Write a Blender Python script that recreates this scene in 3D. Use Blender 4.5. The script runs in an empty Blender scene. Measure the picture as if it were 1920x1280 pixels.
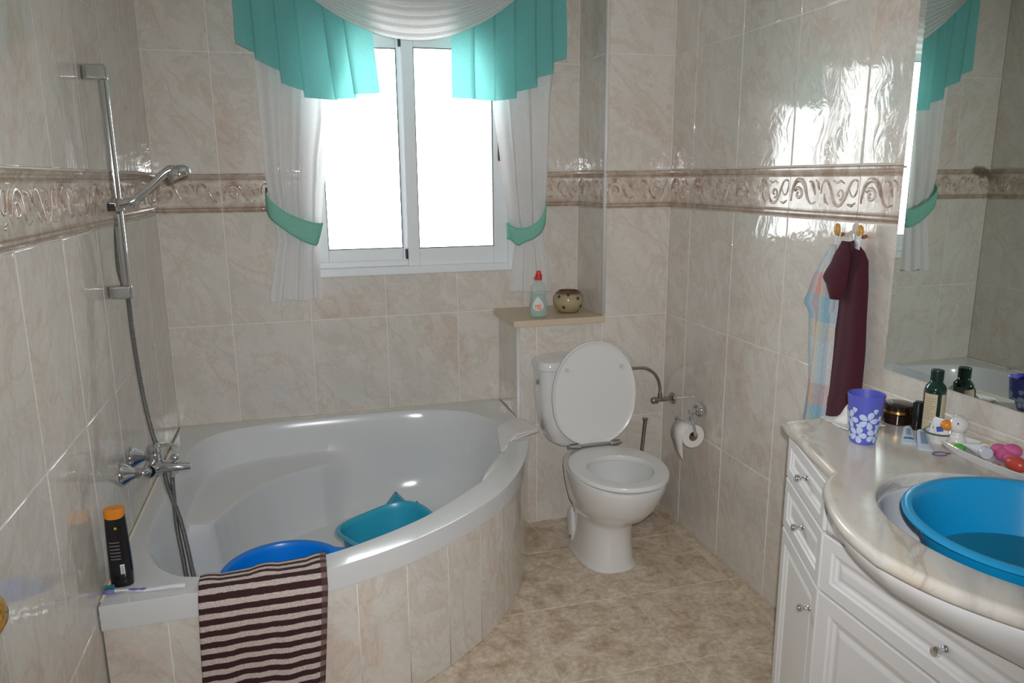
import bpy, bmesh, math, random
from mathutils import Vector, Matrix, Euler, noise
random.seed(7)
PI = math.pi
SC = bpy.context.scene
COL = SC.collection
# ------------------------------------------------------------------ camera
CAM_POS = Vector((0.5205, -3.2165, 1.4698))
yaw, pitch, roll = -0.27437, -0.21402, -0.00816
fw = Vector((-math.sin(yaw)*math.cos(pitch), math.cos(yaw)*math.cos(pitch), math.sin(pitch)))
rt = Vector((math.cos(yaw), math.sin(yaw), 0)); up = rt.cross(fw)
r2 = math.cos(roll)*rt + math.sin(roll)*up; u2 = -math.sin(roll)*rt + math.cos(roll)*up
cam_data = bpy.data.cameras.new('camera'); cam = bpy.data.objects.new('camera', cam_data); COL.objects.link(cam)
cam.matrix_world = Matrix(((r2.x, u2.x, -fw.x, CAM_POS.x), (r2.y, u2.y, -fw.y, CAM_POS.y), (r2.z, u2.z, -fw.z, CAM_POS.z), (0, 0, 0, 1)))
cam_data.sensor_width = 36; cam_data.lens = 1409.15/1920*36; cam_data.clip_start = 0.02
SC.camera = cam
# ------------------------------------------------------------------ world, lights, exposure
SC.view_settings.view_transform = 'Standard'; SC.view_settings.look = 'None'
SC.view_settings.gamma = 1; SC.view_settings.use_curve_mapping = False
SC.view_settings.exposure = 0.38
SKY = 9.0
w = bpy.data.worlds.new('world'); SC.world = w; w.use_nodes = True
bg = w.node_tree.nodes['Background']; bg.inputs[0].default_value = (0.93, 0.97, 1.0, 1); bg.inputs[1].default_value = SKY
def light(name, kind, loc, energy, color=(1, 1, 1), **kw):
    l = bpy.data.lights.new(name, kind); l.energy = energy; l.color = color
    for k, v in kw.items(): setattr(l, k, v)
    o = bpy.data.objects.new(name, l); COL.objects.link(o); o.location = loc
    return o
portal = light('window_portal', 'AREA', (0.998, 0.16, 1.6), 1, shape='RECTANGLE', size=0.95, size_y=1.1)
portal.rotation_euler = (-PI/2, 0, 0); portal.data.cycles.is_portal = True
flash = light('camera_flash', 'SPOT', CAM_POS + r2*0.03 + u2*0.05, 92, (0.98, 0.98, 1.0), shadow_soft_size=0.012, spot_size=1.72, spot_blend=1.0)
flash.matrix_world = Matrix.Translation(CAM_POS + r2*0.03 + u2*0.05) @ cam.matrix_world.to_3x3().to_4x4()
SC.cycles.max_bounces = 8; SC.cycles.diffuse_bounces = 5; SC.cycles.glossy_bounces = 4; SC.cycles.transparent_max_bounces = 12
SC.cycles.sample_clamp_indirect = 6; SC.cycles.caustics_reflective = False; SC.cycles.caustics_refractive = False
SC.cycles.use_denoising = True

# ------------------------------------------------------------------ dimensions (metres)
W = 2.033; D = 0.308; XP = 1.362; XQ = 1.7375; ZR = 0.4756
Z1, Z2, Z3, Z4, Z5, ZC = 0.4433, 0.8933, 1.3433, 1.4973, 1.9473, 2.40
TW = 0.3128; YEND = -3.75; GAP = 0.0030

# ------------------------------------------------------------------ materials
def mat(name):
    m = bpy.data.materials.new(name); m.use_nodes = True
    n = m.node_tree; p = n.nodes['Principled BSDF']
    return m, n, p
def pm(name, col, rough=0.5, metal=0.0, **kw):
    m, n, p = mat(name)
    p.inputs['Base Color'].default_value = (*col, 1); p.inputs['Roughness'].default_value = rough; p.inputs['Metallic'].default_value = metal
    for k, v in kw.items(): p.inputs[k.replace('_', ' ')].default_value = v
    return m
def N(n, typ, **kw):
    x = n.nodes.new(typ)
    for k, v in kw.items():
        if k.startswith('i_'): x.inputs[k[2:].replace('_', ' ')].default_value = v
        else: setattr(x, k, v)
    return x
def L(n, a, b): n.links.new(a, b)
def ramp(n, fac, stops):
    r = n.nodes.new('ShaderNodeValToRGB'); e = r.color_ramp.elements
    while len(e) < len(stops): e.new(0.5)
    for k, (pos, c) in enumerate(stops):
        e[k].position = pos; e[k].color = (*c, 1) if len(c) == 3 else c
    L(n, fac, r.inputs[0]); return r
def mixc(n, fac, a, b, mode='MIX'):
    x = n.nodes.new('ShaderNodeMix'); x.data_type = 'RGBA'; x.blend_type = mode
    if isinstance(fac, (int, float)): x.inputs[0].default_value = fac
    else: L(n, fac, x.inputs[0])
    for s, v in ((6, a), (7, b)):
        if isinstance(v, tuple): x.inputs[s].default_value = (*v, 1)
        else: L(n, v, x.inputs[s])
    return x.outputs[2]
def vec_random(n, per_object=13.0, scale=(1, 1, 1), coord='world'):
    if coord == 'world': src = N(n, 'ShaderNodeNewGeometry').outputs['Position']
    else: src = N(n, 'ShaderNodeTexCoord').outputs['Object']
    mp = N(n, 'ShaderNodeMapping'); L(n, src, mp.inputs[0]); mp.inputs['Scale'].default_value = scale
    if per_object:
        oi = N(n, 'ShaderNodeObjectInfo')
        ml = N(n, 'ShaderNodeMath', operation='MULTIPLY'); L(n, oi.outputs['Random'], ml.inputs[0]); ml.inputs[1].default_value = per_object
        cb = N(n, 'ShaderNodeCombineXYZ'); L(n, ml.outputs[0], cb.inputs[0]); L(n, ml.outputs[0], cb.inputs[2])
        L(n, cb.outputs[0], mp.inputs['Location'])
    return mp.outputs[0]
def noise_tex(n, vec, scale, detail=4, rough=0.55, dist=0.0):
    t = N(n, 'ShaderNodeTexNoise'); t.inputs['Scale'].default_value = scale; t.inputs['Detail'].default_value = detail
    t.inputs['Roughness'].default_value = rough; t.inputs['Distortion'].default_value = dist
    L(n, vec, t.inputs['Vector']); return t.outputs['Fac']
def bump(n, p, h, strength=0.2, dist=0.002):
    b = N(n, 'ShaderNodeBump'); b.inputs['Strength'].default_value = strength; b.inputs['Distance'].default_value = dist
    L(n, h, b.inputs['Height']); L(n, b.outputs[0], p.inputs['Normal']); return b

def marble_tile(name, a, b, c, rough=0.05, wav=0.55):
    m, n, p = mat(name)
    v = vec_random(n)
    rot = N(n, 'ShaderNodeVectorRotate', rotation_type='EULER_XYZ'); rot.inputs['Rotation'].default_value = (0.5, 0.6, 0.4); L(n, v, rot.inputs[0])
    sc = N(n, 'ShaderNodeMapping'); sc.inputs['Scale'].default_value = (1.0, 1.0, 0.42); L(n, rot.outputs[0], sc.inputs[0])
    f1 = noise_tex(n, sc.outputs[0], 5.0, 7, 0.62, 0.5)
    f2 = noise_tex(n, sc.outputs[0], 8.0, 8, 0.66, 0.7)
    r1 = ramp(n, f1, [(0.36, a), (0.52, b), (0.68, c)])
    vein = ramp(n, f2, [(0.44, (0, 0, 0)), (0.49, (1, 1, 1)), (0.54, (0, 0, 0))])
    ms = N(n, 'ShaderNodeMath', operation='MULTIPLY'); L(n, vein.outputs[0], ms.inputs[0]); L(n, f1, ms.inputs[1])
    ml = N(n, 'ShaderNodeMath', operation='MULTIPLY'); L(n, ms.outputs[0], ml.inputs[0]); ml.inputs[1].default_value = 0.60
    col = mixc(n, ml.outputs[0], r1.outputs[0], (0.52, 0.40, 0.31))
    fine = noise_tex(n, v, 90, 3)
    rf = ramp(n, fine, [(0.3, (0.95, 0.95, 0.95)), (0.7, (1.03, 1.03, 1.03))])
    col = mixc(n, 1.0, col, rf.outputs[0], 'MULTIPLY')
    L(n, col, p.inputs['Base Color']); p.inputs['Roughness'].default_value = rough; p.inputs['IOR'].default_value = 1.62
    sc2 = N(n, 'ShaderNodeMapping'); sc2.inputs['Scale'].default_value = (1, 1, 0.6); L(n, v, sc2.inputs[0])
    bn = noise_tex(n, sc2.outputs[0], 15, 4, 0.5, 1.2)
    bump(n, p, bn, wav, 0.0022)
    return m
M = {}
M['tile'] = marble_tile('glazed_marbled_wall_tile', (0.665, 0.635, 0.575), (0.725, 0.69, 0.63), (0.70, 0.60, 0.52))
M['grout'] = pm('pale_wall_grout', (0.80, 0.78, 0.74), 0.75)
M['plaster'] = pm('white_plaster', (0.84, 0.83, 0.81), 0.85)
M['floor_grout'] = pm('floor_grout', (0.72, 0.64, 0.55), 0.85)
def floor_mat():
    m, n, p = mat('mottled_sand_floor_tile'); v = vec_random(n)
    f = noise_tex(n, v, 11, 8, 0.72, 0.4); f2 = noise_tex(n, v, 52, 6, 0.75)
    r = ramp(n, f, [(0.36, (0.50, 0.38, 0.26)), (0.47, (0.65, 0.54, 0.42)), (0.60, (0.76, 0.67, 0.56))])
    r2_ = ramp(n, f2, [(0.38, (0.80, 0.76, 0.70)), (0.62, (1.08, 1.08, 1.08))])
    L(n, mixc(n, 1.0, r.outputs[0], r2_.outputs[0], 'MULTIPLY'), p.inputs['Base Color']); p.inputs['Roughness'].default_value = 0.38
    bump(n, p, f2, 0.15, 0.001); return m
M['floor'] = floor_mat()
def border_mat():
    m, n, p = mat('glazed_relief_border'); v = vec_random(n)
    tc = N(n, 'ShaderNodeTexCoord'); s = N(n, 'ShaderNodeSeparateXYZ'); L(n, tc.outputs['Object'], s.inputs[0])
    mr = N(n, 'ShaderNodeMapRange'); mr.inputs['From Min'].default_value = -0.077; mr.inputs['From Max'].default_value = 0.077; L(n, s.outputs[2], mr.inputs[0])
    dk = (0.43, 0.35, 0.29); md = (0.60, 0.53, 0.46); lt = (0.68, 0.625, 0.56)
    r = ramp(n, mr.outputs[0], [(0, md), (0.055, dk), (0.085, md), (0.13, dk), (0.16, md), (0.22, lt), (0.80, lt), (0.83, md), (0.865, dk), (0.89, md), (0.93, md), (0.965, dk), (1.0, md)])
    f = noise_tex(n, v, 22, 5, 0.6, 0.8); rr = ramp(n, f, [(0.4, (0.80, 0.70, 0.64)), (0.62, (1.05, 1.03, 1.0))])
    L(n, mixc(n, 1.0, r.outputs[0], rr.outputs[0], 'MULTIPLY'), p.inputs['Base Color']); p.inputs['Roughness'].default_value = 0.09
    bump(n, p, f, 0.3, 0.002); return m
M['border'] = border_mat()
def scroll_mat():
    m, n, p = mat('brown_pink_scroll_glaze'); v = vec_random(n)
    f = noise_tex(n, v, 30, 4, 0.6, 0.5); r = ramp(n, f, [(0.38, (0.38, 0.26, 0.20)), (0.5, (0.56, 0.45, 0.38)), (0.60, (0.72, 0.66, 0.59))])
    L(n, r.outputs[0], p.inputs['Base Color']); p.inputs['Roughness'].default_value = 0.1; return m
M['scroll'] = scroll_mat()
M['trim'] = pm('white_edge_trim', (0.70, 0.69, 0.68), 0.3)
M['upvc'] = pm('white_window_aluminium', (0.83, 0.86, 0.88), 0.35)
M['gasket'] = pm('dark_rubber_gasket', (0.03, 0.035, 0.04), 0.6)
M['ceramic'] = pm('white_glazed_ceramic', (0.72, 0.72, 0.71), 0.08, Coat_Weight=0.5)
M['acrylic'] = pm('white_bath_acrylic', (0.69, 0.705, 0.71), 0.14, Coat_Weight=0.5, Coat_Roughness=0.05)
M['seatplastic'] = pm('white_seat_plastic', (0.74, 0.735, 0.72), 0.25)
M['chrome'] = pm('polished_chrome', (0.72, 0.73, 0.75), 0.08, 1.0)
M['steel'] = pm('dull_steel', (0.42, 0.40, 0.37), 0.28, 1.0)
M['brass'] = pm('polished_brass', (0.75, 0.47, 0.12), 0.18, 1.0)
M['laminate'] = pm('white_lacquered_wood', (0.74, 0.735, 0.73), 0.32)
M['mirror'] = pm('silvered_mirror', (0.78, 0.84, 0.80), 0.01, 1.0)
M['shelfwood'] = pm('tan_stone_shelf', (0.64, 0.52, 0.38), 0.35)
M['black'] = pm('black_plastic', (0.012, 0.012, 0.013), 0.25)
M['dark'] = pm('dark_hole', (0.02, 0.018, 0.015), 0.6)
M['orange'] = pm('orange_cap_plastic', (0.75, 0.25, 0.02), 0.35)
M['red'] = pm('red_plastic', (0.62, 0.03, 0.03), 0.35)
M['white'] = pm('white_plastic', (0.75, 0.76, 0.78), 0.35)
M['paper'] = pm('white_tissue_paper', (0.76, 0.75, 0.73), 0.9)
M['gold'] = pm('gold_band', (0.62, 0.38, 0.12), 0.25, 1.0)
def hosemat():
    m, n, p = mat('ribbed_steel_hose'); p.inputs['Base Color'].default_value = (0.36, 0.35, 0.33, 1); p.inputs['Metallic'].default_value = 1; p.inputs['Roughness'].default_value = 0.3
    wv = N(n, 'ShaderNodeTexWave', wave_type='BANDS', bands_direction='Z'); wv.inputs['Scale'].default_value = 90
    L(n, N(n, 'ShaderNodeTexCoord').outputs['Object'], wv.inputs[0]); bump(n, p, wv.outputs['Fac'], 0.8, 0.002); return m
M['hose'] = hosemat()
def counter_mat():
    m, n, p = mat('cream_marble_counter'); v = vec_random(n, 0)
    rot = N(n, 'ShaderNodeVectorRotate', rotation_type='EULER_XYZ'); rot.inputs['Rotation'].default_value = (0, 0, 0.7); L(n, v, rot.inputs[0])
    sc = N(n, 'ShaderNodeMapping'); sc.inputs['Scale'].default_value = (1.0, 0.3, 1.0); L(n, rot.outputs[0], sc.inputs[0])
    f = noise_tex(n, sc.outputs[0], 9, 5, 0.55, 0.6); f2 = noise_tex(n, sc.outputs[0], 6.5, 5, 0.55, 0.8)
    r = ramp(n, f, [(0.34, (0.55, 0.52, 0.47)), (0.48, (0.72, 0.685, 0.62)), (0.58, (0.70, 0.635, 0.54)), (0.69, (0.63, 0.49, 0.36))])
    vn = ramp(n, f2, [(0.43, (0, 0, 0)), (0.49, (0.62, 0.62, 0.62)), (0.525, (0, 0, 0))])
    L(n, mixc(n, vn.outputs[0], r.outputs[0], (0.42, 0.35, 0.29)), p.inputs['Base Color']); p.inputs['Roughness'].default_value = 0.2
    return m
M['counter'] = counter_mat()
def cloth_mat(name, col, transl=0.35, trans=0.0, weave=900, rough=0.9, cvar=0.08):
    m = bpy.data.materials.new(name); m.use_nodes = True; n = m.node_tree; n.nodes.clear()
    out = N(n, 'ShaderNodeOutputMaterial'); d = N(n, 'ShaderNodeBsdfDiffuse'); t = N(n, 'ShaderNodeBsdfTranslucent')
    v = vec_random(n, 0); f = noise_tex(n, v, 260, 2)
    rr = ramp(n, f, [(0.3, tuple(c*(1-cvar) for c in col)), (0.7, tuple(min(1, c*(1+cvar)) for c in col))])
    L(n, rr.outputs[0], d.inputs[0]); L(n, rr.outputs[0], t.inputs[0])
    mx = N(n, 'ShaderNodeMixShader'); mx.inputs[0].default_value = transl; L(n, d.outputs[0], mx.inputs[1]); L(n, t.outputs[0], mx.inputs[2])
    if trans > 0:
        tr = N(n, 'ShaderNodeBsdfTransparent'); lw = N(n, 'ShaderNodeLayerWeight'); lw.inputs[0].default_value = 0.25
        mr = N(n, 'ShaderNodeMapRange'); L(n, lw.outputs['Facing'], mr.inputs[0]); mr.inputs['To Min'].default_value = trans; mr.inputs['To Max'].default_value = 0.02
        m2 = N(n, 'ShaderNodeMixShader'); L(n, mr.outputs[0], m2.inputs[0]); L(n, mx.outputs[0], m2.inputs[1]); L(n, tr.outputs[0], m2.inputs[2]); L(n, m2.outputs[0], out.inputs[0])
    else: L(n, mx.outputs[0], out.inputs[0])
    return m
M['teal'] = cloth_mat('teal_curtain_cotton', (0.22, 0.60, 0.57), 0.36)
M['tealband'] = cloth_mat('pale_teal_satin', (0.33, 0.70, 0.58), 0.35)
M['voile'] = cloth_mat('white_voile', (0.95, 0.94, 0.94), 0.38, 0.10)
M['swag'] = cloth_mat('white_voile_swag', (0.93, 0.91, 0.90), 0.40, 0.14)
def terry(name, col, sheen=0.3):
    m, n, p = mat(name); v = vec_random(n, 0); f = noise_tex(n, v, 420, 2); f2 = noise_tex(n, v, 25, 3)
    rr = ramp(n, f, [(0.3, tuple(c*0.75 for c in col)), (0.7, tuple(min(1, c*1.2) for c in col))])
    L(n, rr.outputs[0], p.inputs['Base Color']); p.inputs['Roughness'].default_value = 0.95; p.inputs['Sheen Weight'].default_value = sheen
    bump(n, p, f, 0.6, 0.003); return m
M['plum'] = terry('plum_terry', (0.060, 0.006, 0.016), 0.05)
M['plumband'] = terry('plum_flat_weave', (0.13, 0.02, 0.045), 0.12)
M['cloth'] = terry('pale_pink_white_cotton', (0.80, 0.75, 0.73))
def plaid():
    m, n, p = mat('pastel_plaid_terry')
    tc = N(n, 'ShaderNodeTexCoord'); s = N(n, 'ShaderNodeSeparateXYZ'); L(n, tc.outputs['UV'], s.inputs[0])
    def stripes(sock, stops, k):
        a = N(n, 'ShaderNodeMath', operation='MULTIPLY'); L(n, sock, a.inputs[0]); a.inputs[1].default_value = k
        b = N(n, 'ShaderNodeMath', operation='FRACT'); L(n, a.outputs[0], b.inputs[0]); r = ramp(n, b.outputs[0], stops); r.color_ramp.interpolation = 'CONSTANT'; return r.outputs[0]
    ca, cb, cc, cd = (0.26, 0.44, 0.56), (0.60, 0.60, 0.60), (0.62, 0.34, 0.32), (0.58, 0.54, 0.42)
    x = stripes(s.outputs[0], [(0, ca), (0.2, cb), (0.38, cc), (0.55, cd), (0.8, (0.35, 0.52, 0.52))], 1.5)
    y = stripes(s.outputs[1], [(0, cb), (0.25, cc), (0.45, ca), (0.68, cd), (0.85, cb)], 2.0)
    f = noise_tex(n, vec_random(n, 0), 350, 2); rr = ramp(n, f, [(0.3, (0.8, 0.8, 0.8)), (0.7, (1.15, 1.15, 1.15))])
    L(n, mixc(n, 1.0, mixc(n, 0.5, x, y), rr.outputs[0], 'MULTIPLY'), p.inputs['Base Color']); p.inputs['Roughness'].default_value = 0.95
    bump(n, p, f, 0.4, 0.002); return m
M['plaid'] = plaid()
def striped():
    m, n, p = mat('brown_cream_striped_terry')
    tc = N(n, 'ShaderNodeTexCoord'); s = N(n, 'ShaderNodeSeparateXYZ'); L(n, tc.outputs['UV'], s.inputs[0])
    wob = noise_tex(n, tc.outputs['Object'], 60, 2)
    a = N(n, 'ShaderNodeMath', operation='MULTIPLY_ADD'); L(n, wob, a.inputs[0]); a.inputs[1].default_value = 0.004; L(n, s.outputs[1], a.inputs[2])
    b = N(n, 'ShaderNodeMath', operation='MULTIPLY'); L(n, a.outputs[0], b.inputs[0]); b.inputs[1].default_value = 1/0.0300
    c = N(n, 'ShaderNodeMath', operation='FRACT'); L(n, b.outputs[0], c.inputs[0])
    br = (0.045, 0.014, 0.016); cr = (0.58, 0.49, 0.455)
    r = ramp(n, c.outputs[0], [(0.0, br), (0.02, br), (0.49, br), (0.52, cr), (0.97, cr), (1.0, br)])
    hem = N(n, 'ShaderNodeMath', operation='GREATER_THAN'); L(n, s.outputs[0], hem.inputs[0]); hem.inputs[1].default_value = 0.95
    hem2 = N(n, 'ShaderNodeMath', operation='LESS_THAN'); L(n, s.outputs[0], hem2.inputs[0]); hem2.inputs[1].default_value = 0.0
    hm = N(n, 'ShaderNodeMath', operation='MULTIPLY'); L(n, hem.outputs[0], hm.inputs[0]); hm.inputs[1].default_value = 0.75
    col = mixc(n, hm.outputs[0], r.outputs[0], (0.10, 0.045, 0.045))
    f = noise_tex(n, tc.outputs['Object'], 300, 2); rr = ramp(n, f, [(0.3, (0.72, 0.72, 0.72)), (0.7, (1.2, 1.2, 1.2))])
    L(n, mixc(n, 1.0, col, rr.outputs[0], 'MULTIPLY'), p.inputs['Base Color']); p.inputs['Roughness'].default_value = 0.97
    bump(n, p, f, 0.7, 0.003); return m
M['striped'] = striped()
def pane_mat():
    m = bpy.data.materials.new('clear_window_glass'); m.use_nodes = True; n = m.node_tree; n.nodes.clear()
    out = N(n, 'ShaderNodeOutputMaterial'); tr = N(n, 'ShaderNodeBsdfTransparent'); gl = N(n, 'ShaderNodeBsdfGlossy'); gl.inputs['Roughness'].default_value = 0.02
    tr.inputs[0].default_value = (0.97, 0.98, 0.97, 1)
    fr = N(n, 'ShaderNodeFresnel'); fr.inputs[0].default_value = 1.45
    mx = N(n, 'ShaderNodeMixShader'); L(n, fr.outputs[0], mx.inputs[0]); L(n, tr.outputs[0], mx.inputs[1]); L(n, gl.outputs[0], mx.inputs[2]); L(n, mx.outputs[0], out.inputs[0]); return m
M['pane'] = pane_mat()
def clearplastic(name, col, op):
    m, n, p = mat(name); p.inputs['Base Color'].default_value = (*col, 1); p.inputs['Roughness'].default_value = 0.08
    p.inputs['Alpha'].default_value = op; return m

# ------------------------------------------------------------------ mesh helpers
def bmn(): return bmesh.new()
def box(bm, lo, hi, bev=0.0, seg=2, M4=None):
    lo, hi = Vector(lo), Vector(hi)
    r = bmesh.ops.create_cube(bm, size=1.0)
    vs = r['verts']
    for v in vs: v.co = Vector(((v.co.x+0.5)*(hi.x-lo.x)+lo.x, (v.co.y+0.5)*(hi.y-lo.y)+lo.y, (v.co.z+0.5)*(hi.z-lo.z)+lo.z))
    if bev > 0:
        es = list({e for v in vs for e in v.link_edges})
        rb = bmesh.ops.bevel(bm, geom=es, offset=bev, segments=seg, profile=0.5, affect='EDGES')
        vs = list({v for v in rb['verts']} | {v for v in vs if v.is_valid})
    if M4 is not None:
        bmesh.ops.transform(bm, matrix=M4, verts=[v for v in vs if v.is_valid])
    return bm
def grid(bm, rows, closed_u=False, closed_v=False, uv=None):
    """rows: list of lists of points; faces between."""
    V = [[bm.verts.new(p) for p in r] for r in rows]
    nr, nc = len(V), len(V[0]); lay = bm.loops.layers.uv.verify() if uv else None
    for i in range(nr - (0 if closed_v else 1)):
        for j in range(nc - (0 if closed_u else 1)):
            i2, j2 = (i+1) % nr, (j+1) % nc
            try: f = bm.faces.new((V[i][j], V[i][j2], V[i2][j2], V[i2][j]))
            except ValueError: continue
            f.smooth = True
            if uv:
                for lp, (a, b) in zip(f.loops, ((i, j), (i, j+1), (i+1, j+1), (i+1, j))): lp[lay].uv = uv(a, b)
    return V
def cap(bm, vs, rev=False):
    try: bm.faces.new(list(reversed(vs)) if rev else vs)
    except ValueError: pass
def lathe(bm, prof, c=(0, 0, 0), n=32, M4=None, sx=1, sy=1, close=True):
    """prof: list of (r,z)"""
    c = Vector(c); rows = []
    for r, z in prof:
        row = []
        for k in range(n):
            a = 2*PI*k/n; p = Vector((r*math.cos(a)*sx, r*math.sin(a)*sy, z))
            row.append((M4 @ p if M4 is not None else p) + c)
        rows.append(row)
    V = grid(bm, rows, closed_u=True)
    if close:
        if prof[0][0] > 1e-5: cap(bm, V[0], True)
        if prof[-1][0] > 1e-5: cap(bm, V[-1])
    bmesh.ops.remove_doubles(bm, verts=[v for r in (V[0], V[-1]) for v in r if v.is_valid], dist=1e-6)
    return bm
def catmull(pts, n=8, closed=False):
    P_ = [Vector(p) for p in pts]; out = []; m = len(P_)
    rng = range(m) if closed else range(m-1)
    for i in rng:
        p0 = P_[(i-1) % m] if closed or i > 0 else P_[0]*2-P_[1]
        p1, p2 = P_[i], P_[(i+1) % m]
        p3 = P_[(i+2) % m] if closed or i+2 < m else P_[m-1]*2-P_[m-2]
        for k in range(n):
            t = k/n
            out.append(0.5*((2*p1)+(p2-p0)*t+(2*p0-5*p1+4*p2-p3)*t*t+(3*p1-p0-3*p2+p3)*t*t*t))
    if not closed: out.append(P_[-1])
    return out
def tube(bm, pts, rad, n=10, caps=True, flat=None, smooth=0):
    pts = [Vector(p) for p in pts]
    if smooth: pts = catmull(pts, smooth)
    m = len(pts); rad_f = (lambda k: rad) if isinstance(rad, (int, float)) else (lambda k: rad[min(len(rad)-1, int(k/(m-1)*(len(rad)-1)))] + (rad[min(len(rad)-1, int(k/(m-1)*(len(rad)-1))+1)]-rad[min(len(rad)-1, int(k/(m-1)*(len(rad)-1)))])*((k/(m-1)*(len(rad)-1)) % 1))
    T = []
    for k in range(m):
        a = pts[max(0, k-1)]; b = pts[min(m-1, k+1)]; d = b-a; T.append(d.normalized() if d.length > 0 else Vector((0, 0, 1)))
    u = T[0].orthogonal().normalized(); rows = []
    for k in range(m):
        u = (u - T[k]*u.dot(T[k])); u = u.normalized() if u.length > 1e-6 else T[k].orthogonal().normalized()
        v = T[k].cross(u); r = rad_f(k); row = []
        for j in range(n):
            a = 2*PI*j/n; o = u*math.cos(a)*r+v*math.sin(a)*r
            if flat: o = Vector((o.x*flat[0], o.y*flat[1], o.z*flat[2]))
            row.append(pts[k]+o)
        rows.append(row)
    V = grid(bm, rows, closed_u=True)
    if caps: cap(bm, V[0], True); cap(bm, V[-1])
    return bm
def ball(bm, c, r, s=(1, 1, 1), n=16, M4=None):
    prof = [(r*math.sin(PI*k/(n//2)), -r*math.cos(PI*k/(n//2))) for k in range(n//2+1)]
    prof[0] = (0, -r); prof[-1] = (0, r); c = Vector(c)
    mm = Matrix.Diagonal((s[0], s[1], s[2], 1)); mm = (M4 @ mm) if M4 is not None else mm
    rows = []
    for rr, z in prof: rows.append([c + (mm @ Vector((rr*math.cos(2*PI*j/n), rr*math.sin(2*PI*j/n), z))) for j in range(n)])
    V = grid(bm, rows, closed_u=True); bmesh.ops.remove_doubles(bm, verts=V[0]+V[-1], dist=1e-7); return bm
def solidify(o, t, off=-1):
    m = o.modifiers.new('thickness', 'SOLIDIFY'); m.thickness = t; m.offset = off; return o
def subsurf(o, k=1):
    m = o.modifiers.new('smooth', 'SUBSURF'); m.levels = k; m.render_levels = k; return o
WLOC = {}
def obj(name, bm, m, parent=None, smooth=None, base=None, mats=None):
    """mesh in world coordinates -> object; the origin goes to its parent or to the foot of the mesh"""
    bmesh.ops.recalc_face_normals(bm, faces=bm.faces)
    me = bpy.data.meshes.new(name); 
    if smooth is True:
        for f in bm.faces: f.smooth = True
    bm.to_mesh(me); bm.free()
    o = bpy.data.objects.new(name, me); COL.objects.link(o)
    if parent is not None: off = WLOC[parent]; o.parent = parent; WLOC[o] = off
    else:
        if base is None:
            xs = [v.co for v in me.vertices]; base = Vector(((min(v.x for v in xs)+max(v.x for v in xs))/2, (min(v.y for v in xs)+max(v.y for v in xs))/2, min(v.z for v in xs)))
        off = Vector(base); o.location = off; WLOC[o] = off
    me.transform(Matrix.Translation(-off))
    for x in (mats or [m]): me.materials.append(x)
    if smooth == 'auto':
        for f in me.polygons: f.use_smooth = True
        me.set_sharp_from_angle(angle=math.radians(40))
        wn = o.modifiers.new('shading', 'WEIGHTED_NORMAL'); wn.keep_sharp = True; wn.weight = 100
    return o
def thing(name, label, cat, base, group=None):
    o = bpy.data.objects.new(name, None); COL.objects.link(o); o.location = base; o.empty_display_size = 0.05
    WLOC[o] = Vector(base); o['label'] = label; o['category'] = cat
    if group: o['group'] = group
    return o
def tag(o, label, cat, group=None):
    o['label'] = label; o['category'] = cat
    if group: o['group'] = group
    return o
def struct(name, bm, m, **kw):
    o = obj(name, bm, m, base=(0, 0, 0), **kw); o['kind'] = 'structure'; return o
def child(parent, name, label=None):
    o = bpy.data.objects.new(name, None); COL.objects.link(o); o.parent = parent; WLOC[o] = WLOC[parent]
    if label: o['label'] = label
    return o

# ------------------------------------------------------------------ tiles
CACHE = {}
def tile_mesh(w_, h_):
    k = ('t', round(w_, 3), round(h_, 3))
    if k not in CACHE:
        bm = bmn(); box(bm, (-w_/2+GAP/2, 0, -h_/2+GAP/2), (w_/2-GAP/2, 0.008, h_/2-GAP/2), 0.0028, 2)
        bmesh.ops.recalc_face_normals(bm, faces=bm.faces)
        me = bpy.data.meshes.new('tile')
        for f in bm.faces: f.smooth = f.calc_area() < 0.5*w_*h_
        bm.to_mesh(me); bm.free(); me.materials.append(M['tile']); CACHE[k] = me
    return CACHE[k]
BP = [(-0.077, 0.008), (-0.077, 0.000), (-0.073, -0.001), (-0.069, -0.005), (-0.065, -0.001), (-0.061, -0.001), (-0.058, -0.004), (-0.055, -0.001), (-0.050, 0.0005),
      (0.046, 0.0005), (0.050, -0.002), (0.054, -0.005), (0.058, -0.001), (0.062, -0.002), (0.067, -0.007), (0.072, -0.007), (0.076, -0.002), (0.077, 0.008)]
def border_mesh(w_):
    k = ('b', round(w_, 3))
    if k not in CACHE:
        bm = bmn(); h_ = w_/2-GAP/2
        V = grid(bm, [[(-h_, y, z) for z, y in BP], [(h_, y, z) for z, y in BP]])
        cap(bm, V[0]); cap(bm, V[1], True)
        for f in bm.faces: f.smooth = False
        bmesh.ops.recalc_face_normals(bm, faces=bm.faces)
        me = bpy.data.meshes.new('border_tile'); bm.to_mesh(me); bm.free(); me.materials.append(M['border']); CACHE[k] = me
    return CACHE[k]
def spiral(cx, cz, r, a0, turns, n=14, grow=0.25):
    return [(cx+r*(1-(1-grow)*k/n)*math.cos(a0+turns*2*PI*k/n)/TW, cz+r*(1-(1-grow)*k/n)*math.sin(a0+turns*2*PI*k/n)) for k in range(n+1)]
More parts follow.
